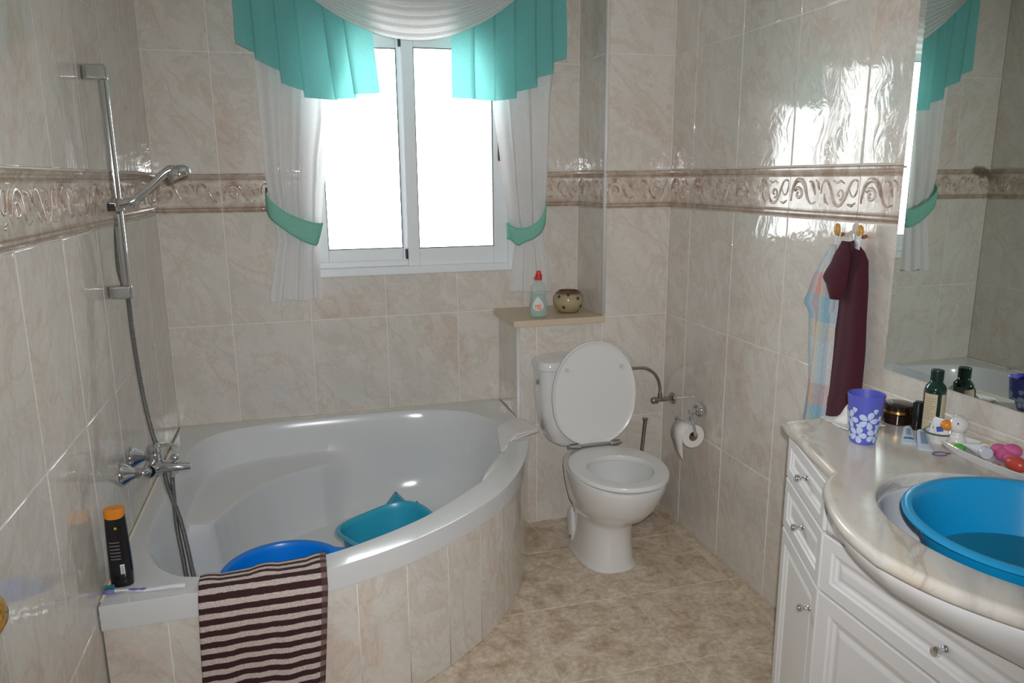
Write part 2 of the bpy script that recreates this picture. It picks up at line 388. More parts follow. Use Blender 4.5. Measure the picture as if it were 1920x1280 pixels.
STROKES = [
    ([(0.485, -0.004), (0.49, 0.020), (0.525, 0.037), (0.575, 0.032), (0.62, 0.008), (0.66, -0.020), (0.71, -0.038), (0.77, -0.036), (0.82, -0.016), (0.855, 0.010), (0.885, 0.030), (0.93, 0.039), (0.978, 0.034)], (0.0018, 0.0032, 0.004, 0.0036, 0.0022)),
    ([(0.868, 0.012), (0.90, -0.008), (0.945, -0.008), (0.972, 0.010), (0.975, 0.030)], (0.0016, 0.0028, 0.0026, 0.0016)),
    ([(0.03, -0.030), (0.035, -0.008), (0.06, 0.018), (0.11, 0.036), (0.175, 0.038), (0.23, 0.024), (0.262, 0.0), (0.295, -0.022), (0.345, -0.036), (0.41, -0.030)], (0.0022, 0.0045, 0.0065, 0.0052, 0.0032, 0.0018)),
    (spiral(0.145, -0.006, 0.021, 2.6, -1.1), (0.0045, 0.0042, 0.0028)),
    (spiral(0.745, -0.004, 0.017, -1.4, 1.0), (0.0032, 0.0032, 0.0022)),
    ([(0.30, 0.034), (0.345, 0.030), (0.375, 0.012), (0.40, -0.008)], (0.002, 0.0048, 0.0045, 0.002)),
    ([(0.40, 0.038), (0.435, 0.028), (0.455, 0.008)], (0.002, 0.004, 0.002)),
    ([(0.53, -0.004), (0.55, -0.026), (0.60, -0.036)], (0.0018, 0.0038, 0.0018)),
    ([(0.645, 0.037), (0.70, 0.030), (0.75, 0.036), (0.80, 0.028)], (0.0016, 0.003, 0.003, 0.0016)),
    ([(0.86, -0.034), (0.91, -0.037), (0.96, -0.028)], (0.002, 0.0038, 0.002)),
]
def scroll_mesh(w_):
    k = ('s', round(w_, 3))
    if k not in CACHE:
        bm = bmn()
        for pts, rad in STROKES:
            q = [(x*TW - TW/2, z) for x, z in pts]; shift = (TW-w_)/2
            q = [(x+shift if w_ < TW-0.01 else x, z) for x, z in q]
            q = [p for p in q if abs(p[0]) < w_/2-0.006]
            if len(q) < 3: continue
            tube(bm, [(x, 0.0008, z*0.95) for x, z in q], [q_*1.25 for q_ in rad], n=7, smooth=2, flat=(1, 0.85, 1))
        bmesh.ops.recalc_face_normals(bm, faces=bm.faces)
        me = bpy.data.meshes.new('scroll_relief'); bm.to_mesh(me); bm.free(); me.materials.append(M['scroll']); CACHE[k] = me
    return CACHE[k]
def place(me, name, parent, loc, rot):
    o = bpy.data.objects.new(name, me); COL.objects.link(o); o.parent = parent; o.location = loc; o.rotation_euler = (0, 0, rot); return o
ROWS = [(0.0, Z1), (Z1, Z2), (Z2, Z3), ('b', Z3, Z4), (Z4, Z5), (Z5, ZC)]
def tile_face(parent, pt, rot, cuts, zlo=0, zhi=ZC, holes=()):
    """pt(s) -> (x,y) along the face; cuts: ascending s values where joints fall"""
    for a, b in zip(cuts[:-1], cuts[1:]):
        if b-a < 0.012: continue
        x, y = pt((a+b)/2)
        for r in ROWS:
            isb = r[0] == 'b'; z0, z1 = (r[1], r[2]) if isb else r
            if z0 < zlo-0.25 and z1 <= zlo+0.01: continue
            z0_, z1_ = max(z0, zlo), min(z1, zhi)
            if z1_-z0_ < 0.02: continue
            segs = [(a, b, z0_, z1_)]
            for (ha, hb, hz0, hz1) in holes:
                new = []
                for (sa, sb, q0, q1) in segs:
                    if sb <= ha+1e-4 or sa >= hb-1e-4 or q1 <= hz0+1e-4 or q0 >= hz1-1e-4: new.append((sa, sb, q0, q1)); continue
                    if q0 < hz0: new.append((sa, sb, q0, hz0))
                    if q1 > hz1: new.append((sa, sb, hz1, q1))
                    m0, m1 = max(q0, hz0), min(q1, hz1)
                    if sa < ha: new.append((sa, ha, m0, m1))
                    if sb > hb: new.append((hb, sb, m0, m1))
                segs = new
            for (sa, sb, q0, q1) in segs:
                if sb-sa < 0.012 or q1-q0 < 0.012: continue
                X, Y = pt((sa+sb)/2); zc = (q0+q1)/2
                if isb and q1-q0 > 0.15:
                    o = place(border_mesh(sb-sa), 'border_tile', parent, (X, Y, zc), rot)
                    s_ = place(scroll_mesh(sb-sa), 'scroll_relief', o, (0, 0, 0), 0)
                else: place(tile_mesh(sb-sa, q1-q0), 'tile', parent, (X, Y, zc), rot)
def joints(first, lo, hi, step=TW):
    k0 = math.floor((lo-first)/step)-1; out = [lo]
    for k in range(k0, k0+60):
        v = first+k*step
        if lo+0.02 < v < hi-0.02: out.append(v)
    return out+[hi]
# window opening in the back wall
WX0, WX1, WZ0, WZ1 = 0.548, 1.440, 1.072, 2.075
def wall_box(bm, lo, hi): box(bm, lo, hi)
E_ = 0.002   # grout plane sits this far behind the tile faces
bm = bmn()
for lo, hi in (((-0.12, E_, 0), (WX0, 0.2, ZC)), ((WX1, E_, 0), (W+0.12, 0.2, ZC)), ((WX0, E_, 0), (WX1, 0.2, WZ0)), ((WX0, E_, WZ1), (WX1, 0.2, ZC))): wall_box(bm, lo, hi)
wall_back = struct('wall_back', bm, M['grout'])
bm = bmn(); box(bm, (-0.12, YEND, 0), (-E_, 0.0, ZC)); wall_left = struct('wall_left', bm, M['grout'])
bm = bmn(); box(bm, (W+E_, YEND, 0), (W+0.12, 0.0, ZC)); wall_right = struct('wall_right', bm, M['grout'])
bm = bmn(); box(bm, (XP+E_, -D+E_, 0), (W+E_, E_, 0.874)); box(bm, (XQ+E_, -D+E_, 0.874), (W+E_, E_, ZC)); wall_pier = struct('wall_pier', bm, M['grout'])
bm = bmn(); box(bm, (-0.12, YEND-0.1, 0), (0.55, YEND, ZC)); box(bm, (1.45, YEND-0.1, 0), (W+0.12, YEND, ZC)); box(bm, (0.55, YEND-0.1, 2.05), (1.45, YEND, ZC)); wall_front = struct('wall_front', bm, M['plaster'])
bm = bmn(); box(bm, (-0.12, YEND-0.1, -0.1), (W+0.12, 0.2, -0.0015)); floor = struct('floor', bm, M['floor_grout'])
bm = bmn(); box(bm, (-0.12, YEND-0.1, ZC), (W+0.12, 0.2, ZC+0.1)); ceiling = struct('ceiling', bm, M['plaster'])
bm = bmn(); box(bm, (0.553, YEND-0.07, 0.004), (1.447, YEND-0.03, 2.046), 0.003); box(bm, (0.67, YEND-0.035, 0.15), (1.33, YEND-0.025, 0.9), 0.004); box(bm, (0.67, YEND-0.035, 1.05), (1.33, YEND-0.025, 1.9), 0.004); struct('door_2', bm, M['laminate'])
tile_face(wall_back, lambda s: (s, 0.0), 0, [0.0]+joints(0.2396, 0.0, XQ)[1:], holes=[(0.5524, WX1, WZ0, WZ1), (XP, XQ, 0, Z2), (0.0, XP, 0.0, 0.33)])
tile_face(wall_left, lambda s: (0.0, s), PI/2, joints(-1.2683, YEND, 0.0))
tile_face(wall_right, lambda s: (W, s), -PI/2, joints(-0.4879, YEND, -D))
tile_face(wall_pier, lambda s: (s, -D), 0, [XP, 1.4451, XQ, W], holes=[(XP, XQ, 0.874, ZC)])
tile_face(wall_pier, lambda s: (XP, s), -PI/2, [-D, 0.0], zhi=0.874)
tile_face(wall_pier, lambda s: (XQ, s), -PI/2, [-D, 0.0], zlo=0.901)
# floor tiles
def floor_tile_mesh(a, b):
    k = ('f', round(a, 3), round(b, 3))
    if k not in CACHE:
        bm = bmn(); box(bm, (-a/2+0.0015, -b/2+0.0015, -0.008), (a/2-0.0015, b/2-0.0015, 0.0), 0.0012, 1)
        bmesh.ops.recalc_face_normals(bm, faces=bm.faces); me = bpy.data.meshes.new('tile'); bm.to_mesh(me); bm.free(); me.materials.append(M['floor']); CACHE[k] = me
    return CACHE[k]
fx = joints(1.985, 0.0, W, 0.397); fy = joints(-0.578, YEND, 0.0, 0.394)
if len(fx) > 1 and fx[-2] < 1.98: fx.insert(-1, 1.985)
for a, b in zip(fx[:-1], fx[1:]):
    for c, d in zip(fy[:-1], fy[1:]):
        if b <= XP and c > -0.9: continue      # under the bath
        place(floor_tile_mesh(b-a, d-c), 'tile', floor, ((a+b)/2, (c+d)/2, 0), 0)
# corner trims and silicone
def trim(name, x, y, z0, z1):
    bm = bmn(); tube(bm, [(x+0.005, y+0.005, z0), (x+0.005, y+0.005, z1)], 0.0085, 14); o = struct(name, bm, M['trim'])
trim('trim_1', XP, -D, 0.0, 0.872); trim('trim_2', XQ, -D, 0.903, ZC)
# window
win = bpy.data.objects.new('window_1', None); COL.objects.link(win); win['kind'] = 'structure'; WLOC[win] = Vector((0, 0, 0))
def frame_ring(bm, x0, x1, z0, z1, t, y0, y1, tb=None, tt=None, bev=0.003):
    tb = tb or t; tt = tt or t
    box(bm, (x0, y0, z0), (x0+t, y1, z1), bev); box(bm, (x1-t, y0, z0), (x1, y1, z1), bev)
    box(bm, (x0+t, y0, z0), (x1-t, y1, z0+tb), bev); box(bm, (x0+t, y0, z1-tt), (x1-t, y1, z1), bev)
bm = bmn(); frame_ring(bm, WX0, WX1, WZ0, WZ1, 0.030, -0.012, 0.08, tb=0.034, tt=0.03)
box(bm, (WX0+0.03, 0.02, WZ0+0.034), (WX1-0.03, 0.034, WZ0+0.058), 0.002)
obj('frame', bm, M['upvc'], win)
def sash(x0, x1, y0, y1, sl, sr):
    z0, z1 = WZ0+0.033, WZ1-0.029; bm = bmn()
    box(bm, (x0, y0, z0), (x0+sl, y1, z1), 0.003); box(bm, (x1-sr, y0, z0), (x1, y1, z1), 0.003)
    box(bm, (x0+sl, y0+0.002, z0), (x1-sr, y1, 1.179), 0.003); box(bm, (x0+sl, y0+0.002, 1.992), (x1-sr, y1, z1), 0.003)
    s = obj('sash', bm, M['upvc'], win)
    g = bmn(); a, b = x0+sl, x1-sr
    for lo, hi in (((a, y0+0.004, 1.179), (a+0.003, y0+0.012, 1.992)), ((b-0.003, y0+0.004, 1.179), (b, y0+0.012, 1.992)), ((a, y0+0.004, 1.179), (b, y0+0.012, 1.182)), ((a, y0+0.004, 1.989), (b, y0+0.012, 1.992))): box(g, lo, hi)
    obj('gasket', g, M['gasket'], s)
    g = bmn(); box(g, (a, y0+0.014, 1.179), (b, y0+0.018, 1.992)); obj('pane', g, M['pane'], s)
    return s
sr_ = sash(0.970, 1.411, 0.004, 0.034, 0.049, 0.062)
sl_ = sash(0.577, 1.006, 0.044, 0.074, 0.064, 0.052)
bm = bmn(); box(bm, (0.9605, 0.006, 1.135), (0.9695, 0.030, 1.176), 0.001); box(bm, (0.9605, 0.006, 1.995), (0.9695, 0.030, 2.035), 0.001); obj('brush_seal', bm, M['gasket'], win)
bm = bmn(); box(bm, (1.368, -0.002, 1.500), (1.388, 0.006, 1.545), 0.002); l_ = obj('latch', bm, M['upvc'], win)
bm = bmn(); box(bm, (1.370, -0.004, 1.545), (1.386, 0.005, 1.68), 0.002); obj('latch_slot', bm, pm('dark_green_latch', (0.03, 0.05, 0.04), 0.4), l_)
bm = bmn(); box(bm, (1.370, -0.006, 1.541), (1.386, 0.004, 1.548), 0.001); obj('latch_tip', bm, M['red'], l_)
bm = bmn(); box(bm, (WX1+0.001, -0.006, 1.10), (WX1+0.012, 0.0, 1.50)); obj('foam_seal', bm, pm('ochre_foam', (0.45, 0.31, 0.10), 0.8), win)

# ------------------------------------------------------------------ bathtub
bath = thing('bathtub', 'white acrylic corner bath with a tiled curved front under the window', 'bathtub', (0.6, -0.6, 0))
OUT = catmull([(0.235, -1.385, 0), (0.42, -1.378, 0), (0.545, -1.358, 0), (0.67, -1.315, 0), (0.80, -1.252, 0), (0.95, -1.150, 0), (1.10, -1.010, 0), (1.232, -0.810, 0), (1.333, -0.570, 0), (1.378, -0.42, 0), (1.395, -0.312, 0)], 8)
OUT = [Vector((0.003, -1.385, 0)), Vector((0.12, -1.385, 0))] + OUT
outer = OUT + [Vector((1.358, -0.310, 0)), Vector((1.358, -0.003, 0)), Vector((0.003, -0.003, 0))]
inner = catmull([(p[0], p[1], 0) for p in [(.046, -.92), (.052, -.78), (.060, -.55), (.070, -.35), (.100, -.2), (.177, -.110), (.323, -.060), (.505, -.042), (.79, -.040), (.95, -.045), (1.06, -.068), (1.173, -.130), (1.243, -.24), (1.272, -.39), (1.262, -.53), (1.198, -.69), (1.09, -.87), (1.003, -.965), (.893, -1.07), (.80, -1.142), (.673, -1.215), (.546, -1.27), (.38, -1.305), (.2, -1.295), (.121, -1.235), (.075, -1.14), (.052, -1.04)]], 6, closed=True)
BC = Vector((0.60, -0.62, 0))
def hit(poly, a):
    d = Vector((math.cos(a), math.sin(a), 0)); best = None; m = len(poly)
    for i in range(m):
        p, q = poly[i]-BC, poly[(i+1) % m]-BC; e = q-p
        den = d.x*e.y-d.y*e.x
        if abs(den) < 1e-12: continue
        t = (p.x*e.y-p.y*e.x)/den; s = (p.x*d.y-p.y*d.x)/den
        if t > 0 and -1e-6 <= s <= 1+1e-6: best = t if best is None else max(best, t)
    return best
angs = [2*PI*k/150 for k in range(150)]
for p in ((0.003, -1.385), (0.003, -0.003), (1.358, -0.003), (1.358, -0.310), (1.395, -0.312)):
    a = math.atan2(p[1]-BC.y, p[0]-BC.x) % (2*PI); k = min(range(150), key=lambda i: abs(angs[i]-a)); angs[k] = a
angs.sort()
def smooth01(x): x = max(0, min(1, x)); return x*x*(3-2*x)
LEDGE = [(60, .56), (76, .53), (84, .50), (90, .46), (96, .425), (110, .408), (122, .398), (134, .394), (145, .388), (155, .386), (165, .392), (176, .41), (184, .44), (190, .5)]
def ledge_r(deg):
    for (a, r), (b, s) in zip(LEDGE[:-1], LEDGE[1:]):
        if a <= deg <= b: return r+(s-r)*(deg-a)/(b-a)
    return 0.5
rows = []
KD = ((1.0, 0.4735), (0.991, 0.466), (0.978, 0.440), (0.955, 0.38), (0.94, 0.32), (0.925, 0.26), (0.905, 0.20), (0.88, 0.15), (0.83, 0.105), (0.76, 0.082), (0.62, 0.072), (0.4, 0.068), (0.2, 0.066), (0.0, 0.065))
for a in angs:
    ro, ri = hit(outer, a), hit(inner, a); ri = min(ri, ro-0.006); deg = math.degrees(a)
    wl = smooth01((deg-62)/34)*smooth01((187-deg)/5)
    le = ledge_r(deg)
    ks = [k*ri for k, z in KD]; zs = [z for k, z in KD]
    lk = [ri, 0.991*ri, 0.978*ri, 0.958*ri, 0.945*ri, min(0.93*ri, le+(0.93*ri-le)*0.9), le+0.008, le, le-0.004, le-0.02, le-0.07, le*0.55, le*0.28, 0.0]
    lz = [0.4735, 0.466, 0.44, 0.385, 0.338, 0.327, 0.322, 0.318, 0.306, 0.17, 0.085, 0.068, 0.066, 0.065]
    col = [(ro-0.012, 0.410), (ro-0.001, 0.410), (ro, 0.415), (ro, 0.4722), (ro-0.0010, 0.4746), (ro-0.0035, 0.4756), (max(ri+0.006, ri+(ro-ri)*0.3) if ro-ri > 0.02 else ri+0.003, 0.4756)]
    col += [(k*(1-wl)+lk[i]*wl, z*(1-wl)+lz[i]*wl) for i, (k, z) in enumerate(zip(ks, zs))]
    d = Vector((math.cos(a), math.sin(a), 0)); rows.append([BC+d*r+Vector((0, 0, z)) for r, z in col])
bm = bmn(); V = grid(bm, rows, closed_v=True)
bmesh.ops.remove_doubles(bm, verts=bm.verts, dist=1e-6)
shell = obj('shell', bm, M['acrylic'], bath, smooth='auto')
# moulded grip at the rounded side and drain
bm = bmn(); tube(bm, [(1.235, -0.600, 0.452), (1.205, -0.66, 0.462), (1.15, -0.755, 0.464), (1.10, -0.835, 0.458), (1.065, -0.88, 0.446)], [0.006, 0.016, 0.02, 0.016, 0.006], 10, smooth=4, flat=(1, 1, 0.8)); obj('grip', bm, M['acrylic'], bath, smooth=True)
bm = bmn(); lathe(bm, [(0.0, 0.069), (0.030, 0.069), (0.034, 0.066)], (0.62, -0.60, 0), 24); obj('drain', bm, M['chrome'], bath, smooth='auto')
bm = bmn(); tube(bm, [(0.0045, -1.36, 0.4765), (0.0045, -0.0045, 0.4765), (1.3565, -0.0045, 0.4765), (1.3565, -0.30, 0.4765)], 0.004, 8); obj('silicone_seal', bm, pm('aged_silicone', (0.64, 0.60, 0.50), 0.4), bath)
# tiled front panel
def offset_curve(P_, d):
    out = []
    for i, p in enumerate(P_):
        t = (P_[min(len(P_)-1, i+1)]-P_[max(0, i-1)]).normalized(); nrm = Vector((-t.y, t.x, 0)); out.append(p+nrm*d)
    return out
def resample(P_, s0, s1, n):
    acc = [0.0]
    for a, b in zip(P_[:-1], P_[1:]): acc.append(acc[-1]+(b-a).length)
    out = []
    for k in range(n+1):
        s = s0+(s1-s0)*k/n; i = max(0, min(len(P_)-2, next((j for j in range(len(acc)-1) if acc[j+1] >= s), len(P_)-2)))
        out.append(P_[i].lerp(P_[i+1], max(0, min(1, (s-acc[i])/max(1e-9, acc[i+1]-acc[i])))))
    return out, acc[-1]
base_curve, total = resample(OUT, 0, 1e-6, 1)
_, total = resample(OUT, 0, 1, 1)
dense, _ = resample(OUT, 0, total, 160)
pc_out = offset_curve(dense, 0.012); pc_in = offset_curve(dense, 0.030)
for q in (pc_out, pc_in):
    q[0].x = 0.003; q[-1].y = -0.3115
bm = bmn(); V = grid(bm, [[p+Vector((0, 0, z)) for p in pc] for pc, z in ((pc_out, 0.001), (pc_out, 0.409), (pc_in, 0.409), (pc_in, 0.001))], closed_v=True)
cap(bm, [r[0] for r in V]); cap(bm, [r[-1] for r in V], True)
panel = obj('panel', bm, M['grout'], bath)
s0 = 0.0; cuts = [0.0, 0.145]; 
while cuts[-1]+TW/2 < total-0.03: cuts.append(cuts[-1]+TW/2)
cuts.append(total-0.001)
for a, b in zip(cuts[:-1], cuts[1:]):
    nseg = 5; f, _ = resample(offset_curve(dense, 0.0095), a+GAP/2, b-GAP/2, nseg); g, _ = resample(offset_curve(dense, 0.0135), a+GAP/2, b-GAP/2, nseg)
    for q in (f, g):
        for p in q: p.x = max(p.x, 0.003); p.y = min(p.y, -0.311)
    bm = bmn(); V = grid(bm, [[p+Vector((0, 0, z)) for p in pc] for pc, z in ((f, 0.002), (f, 0.408), (g, 0.408), (g, 0.002))], closed_v=True)
    cap(bm, [r[0] for r in V]); cap(bm, [r[-1] for r in V], True)
    for fc in bm.faces: fc.smooth = False
    o = obj('tile', bm, M['tile'], panel)

# ------------------------------------------------------------------ shower
sh = thing('shower_set', 'chrome sliding rail with hand shower on the wall above the bath', 'shower', (0.0, -0.895, 1.16))
YR = -0.897; XR = 0.047
def bracket(z, h):
    bm = bmn(); box(bm, (0.0005, YR-0.017, z-h/2), (XR+0.016, YR+0.017, z+h/2), 0.008, 3); return obj('wall_bracket', bm, M['chrome'], sh, smooth='auto')
bracket(1.752, 0.042); bracket(1.166, 0.040)
bm = bmn(); tube(bm, [(XR, YR, 1.152), (XR, YR, 1.745)], 0.0125, 20); obj('rail', bm, M['chrome'], sh, smooth='auto')
bm = bmn(); box(bm, (XR-0.022, YR-0.022, 1.388), (XR+0.020, YR+0.014, 1.418), 0.007, 3); lathe(bm, [(0.016, -0.006), (0.019, 0.0), (0.017, 0.008), (0.0, 0.010)], (XR, YR-0.004, 1.416), 20); sl = obj('slider', bm, M['chrome'], sh, smooth='auto')
bm = bmn(); box(bm, (XR-0.021, YR-0.0245, 1.390), (XR-0.001, YR-0.021, 1.410), 0.001); obj('socket', bm, M['black'], sl)
hs = child(sh, 'hand_shower', None)
bm = bmn(); tube(bm, [(0.052, -0.925, 1.408), (0.085, -0.925, 1.414), (0.100, -0.925, 1.422), (0.14, -0.92, 1.455), (0.175, -0.915, 1.488), (0.195, -0.91, 1.500), (0.212, -0.908, 1.500)], [0.013, 0.012, 0.009, 0.010, 0.011, 0.013, 0.010], 14, smooth=5); 
obj('handle', bm, M['chrome'], hs, smooth=True)
Mh = Matrix.Rotation(math.radians(-24), 4, 'Y')
bm = bmn(); lathe(bm, [(0.0, 0.017), (0.012, 0.015), (0.022, 0.010), (0.030, 0.001), (0.032, -0.008), (0.030, -0.016), (0.0, -0.017)], (0.212, -0.908, 1.495), 28, Mh); obj('spray_head', bm, M['chrome'], hs, smooth='auto')
# hose
bm = bmn()
tube(bm, [(0.050, -0.905, 1.392), (0.036, -0.893, 1.33), (0.030, -0.890, 1.24), (0.036, -0.890, 1.19), (0.047, -0.898, 1.145), (0.051, -0.915, 1.05), (0.062, -0.93, 0.88), (0.074, -0.915, 0.74), (0.088, -0.905, 0.68), (0.107, -0.965, 0.600), (0.133, -0.98, 0.50), (0.147, -0.985, 0.39), (0.157, -0.99, 0.30), (0.185, -1.0, 0.18), (0.215, -1.02, 0.115), (0.225, -1.06, 0.115), (0.18, -1.06, 0.18), (0.140, -1.0, 0.30), (0.130, -0.985, 0.385), (0.122, -0.98, 0.48), (0.120, -0.962, 0.58), (0.120, -0.955, 0.628)], 0.0066, 10, smooth=6)
obj('hose', bm, M['hose'], sh, smooth=True)
# ------------------------------------------------------------------ mixer tap
tp = thing('bath_mixer_tap', 'chrome wall mixer tap over the bath edge', 'tap', (0.0, -0.94, 0.62))
Mx = Matrix.Rotation(PI/2, 4, 'Y'); My = Matrix.Rotation(PI/2, 4, 'X')
for y in (-0.872, -1.008):
    bm = bmn(); lathe(bm, [(0.0, 0.0005), (0.034, 0.0005), (0.034, 0.004), (0.029, 0.012), (0.014, 0.034), (0.012, 0.040), (0.0, 0.040)], (0, y, 0.664), 28, Mx); obj('wall_flange', bm, M['chrome'], tp, smooth='auto')
    bm = bmn(); tube(bm, [(0.036, y, 0.664), (0.056, y, 0.664), (0.066, y+(0.012 if y < -0.94 else -0.012), 0.664), (0.070, -0.94, 0.664)], 0.0125, 14, smooth=4); lathe(bm, [(0.016, 0.038), (0.016, 0.050)], (0, y, 0.664), 6, Mx); obj('inlet', bm, M['chrome'], tp, smooth='auto')
bm = bmn(); tube(bm, [(0.068, -1.000, 0.662), (0.068, -0.88, 0.662)], 0.018, 24); lathe(bm, [(0.0, 0.0), (0.021, 0.0), (0.022, 0.012), (0.022, 0.03), (0.019, 0.034), (0, 0.036)], (0.078, -0.94, 0.665), 24); obj('body', bm, M['chrome'], tp, smooth='auto')
bm = bmn()
sp = [((0.070, 0.652), 0.024, 0.021), ((0.095, 0.654), 0.023, 0.019), ((0.125, 0.653), 0.021, 0.016), ((0.150, 0.651), 0.018, 0.013), ((0.172, 0.648), 0.013, 0.010)]
V = grid(bm, [[Vector((x, -0.945+hw*math.cos(2*PI*j/16), z+hh*math.sin(2*PI*j/16))) for j in range(16)] for (x, z), hw, hh in sp], closed_u=True); cap(bm, V[0]); cap(bm, V[-1]); obj('spout', bm, M['chrome'], tp, smooth='auto')
bm = bmn(); lathe(bm, [(0.009, 0.625), (0.009, 0.650)], (0.120, -0.955, 0), 14); obj('hose_outlet', bm, M['chrome'], tp, smooth='auto')
bm = bmn(); lathe(bm, [(0.005, 0.0), (0.005, 0.006)], (0.132, -0.95, 0.664), 12); ball(bm, (0.132, -0.95, 0.681), 0.0125, (1.05, 1.05, 0.85)); obj('diverter_knob', bm, M['chrome'], tp, smooth=True)
bm = bmn(); lathe(bm, [(0.0, 0.0), (0.021, 0.0), (0.022, 0.008), (0.020, 0.018), (0.012, 0.024), (0, 0.025)], (0.078, -0.94, 0.700), 24)
V = grid(bm, [[Vector((x, -0.94+hw*math.cos(2*PI*j/12), z+hh*math.sin(2*PI*j/12))) for j in range(12)] for x, z, hw, hh in ((0.085, 0.714, 0.013, 0.006), (0.105, 0.718, 0.011, 0.005), (0.125, 0.716, 0.009, 0.004), (0.140, 0.712, 0.006, 0.003))], closed_u=True); cap(bm, V[0]); cap(bm, V[-1]); obj('lever', bm, M['chrome'], tp, smooth='auto')

# ------------------------------------------------------------------ toilet
wc = thing('toilet', 'white close-coupled toilet with its lid standing up against the cistern', 'toilet', (1.606, -0.65, 0))
def egg(cx, cy, a, bf, bb, n=48, sq=2.0, tpr=0.0):
    out = []
    for k in range(n):
        t = 2*PI*k/n; c, s = math.cos(t), math.sin(t); e = 2.0/sq
        x = a*math.copysign(abs(c)**e, c); y = (bf if s < 0 else bb)*math.copysign(abs(s)**e, s)
        x *= 1-tpr*max(0, y)/max(bb, 1e-6)
        out.append(Vector((cx+x, cy+y, 0)))
    return out
def loft(bm, secs, capb=True, capt=True):
    V = grid(bm, [[p+Vector((0, 0, z)) for p in s] for s, z in secs], closed_u=True)
    if capb: cap(bm, V[0], True)
    if capt: cap(bm, V[-1])
    return V
X0 = 1.610; bm = bmn()
secs = [(egg(X0, -0.64, 0.112, 0.180, 0.17, sq=2.6), 0.0), (egg(X0, -0.64, 0.114, 0.183, 0.17, sq=2.6), 0.006), (egg(X0, -0.64, 0.104, 0.172, 0.17, sq=2.5), 0.03), (egg(X0, -0.64, 0.098, 0.165, 0.17, sq=2.4), 0.10), (egg(X0, -0.645, 0.098, 0.165, 0.18, sq=2.3), 0.17),
        (egg(X0, -0.66, 0.108, 0.180, 0.20, sq=2.2), 0.205), (egg(X0, -0.70, 0.135, 0.205, 0.24, sq=2.1), 0.24), (egg(X0, -0.735, 0.155, 0.22, 0.27, sq=2.1), 0.29), (egg(X0, -0.75, 0.168, 0.23, 0.28, sq=2.1), 0.34), (egg(X0, -0.76, 0.173, 0.235, 0.29, sq=2.15), 0.375), (egg(X0, -0.76, 0.172, 0.235, 0.29, sq=2.15), 0.392),
        (egg(X0, -0.76, 0.168, 0.230, 0.285, sq=2.15), 0.396), (egg(X0, -0.775, 0.128, 0.165, 0.15), 0.396), (egg(X0, -0.775, 0.122, 0.158, 0.145), 0.388), (egg(X0, -0.775, 0.118, 0.152, 0.14), 0.36), (egg(X0, -0.77, 0.105, 0.13, 0.12), 0.30), (egg(X0, -0.76, 0.075, 0.09, 0.09), 0.25), (egg(X0, -0.75, 0.05, 0.06, 0.06), 0.215), (egg(X0, -0.75, 0.02, 0.02, 0.02), 0.205)]
loft(bm, secs); bowl = obj('bowl', bm, M['ceramic'], wc, smooth='auto')
bm = bmn(); loft(bm, [(egg(X0, -0.762, 0.088, 0.108, 0.10), 0.268), (egg(X0, -0.762, 0.088, 0.108, 0.10), 0.270)]); obj('water', bm, pm('toilet_water', (0.62, 0.68, 0.72), 0.02, Coat_Weight=1.0), wc, smooth='auto')
# side fixing covers
for sx in (-1, 1):
    bm = bmn(); ball(bm, (X0+sx*0.100, -0.565, 0.10), 0.06, (0.22, 0.6, 1.3)); b = obj('fixing_cover', bm, M['ceramic'], wc, smooth=True)
    bm = bmn(); ball(bm, (X0+sx*0.1115, -0.585, 0.055), 0.007, (0.5, 1, 1)); obj('bolt', bm, M['steel'], b, smooth=True)
# seat ring
def ring_mesh(o_, i_, z0, z1):
    bm = bmn(); e = 0.006
    def inset(s, c, k): return [p+(Vector((c[0], c[1], 0))-p).normalized()*k for p in s]
    c = (X0, -0.765)
    loops = [(inset(o_, c, e), z0), (o_, z0+e*0.8), (o_, z1-e), (inset(o_, c, e*0.4), z1-e*0.3), (inset(o_, c, e*1.4), z1), (inset(i_, c, -e*1.2), z1), (inset(i_, c, -e*0.3), z1-e*0.4), (i_, z1-e*1.2), (i_, z0)]
    grid(bm, [[p+Vector((0, 0, z)) for p in s] for s, z in loops], closed_u=True, closed_v=True); return bm
so = egg(X0+0.004, -0.755, 0.181, 0.243, 0.195, 56, 2.15, 0.10); si = egg(X0+0.004, -0.79, 0.120, 0.150, 0.115, 56)
obj('seat', ring_mesh(so, si, 0.399, 0.419), M['seatplastic'], wc, smooth='auto')
# raised lid (egg outline standing up)
def lid_outline(n=64):
    out = []
    for k in range(n):
        t = 2*PI*k/n; c, s = math.cos(t), math.sin(t)
        hw = 0.177; zc = 0.20; up_ = 0.223; dn = 0.198
        x = hw*math.copysign(abs(c)**0.95, c); z = (up_ if s > 0 else dn)*math.copysign(abs(s)**(0.95 if s > 0 else 0.55), s)
        if s < 0: x *= 1-0.24*(abs(z)/dn)**1.8
        out.append((x, zc+z))
    return out
lo_ = lid_outline(); bm = bmn(); rows = []
for k_, dy in ((0.0, 0.004), (0.90, 0.004), (0.955, 0.001), (0.985, -0.0035), (1.0, -0.001), (1.0, 0.010), (0.97, 0.018), (0.5, 0.024), (0.0, 0.025)):
    rows.append([Vector((X0+x*k_, -0.562+dy+0.06*(0.2+(z-0.2)*k_), 0.420+0.2+(z-0.2)*k_)) for x, z in lo_])
grid(bm, rows, closed_u=True); bmesh.ops.remove_doubles(bm, verts=bm.verts, dist=1e-6); lid = obj('lid', bm, M['seatplastic'], wc, smooth='auto')
for sx in (-1, 1):
    bm = bmn(); lathe(bm, [(0.0, -0.008), (0.008, -0.008), (0.009, 0.004), (0, 0.004)], (X0+sx*0.115, -0.543, 0.735), 16, My); obj('buffer', bm, pm('cream_rubber', (0.62, 0.60, 0.50), 0.5), lid, smooth='auto')
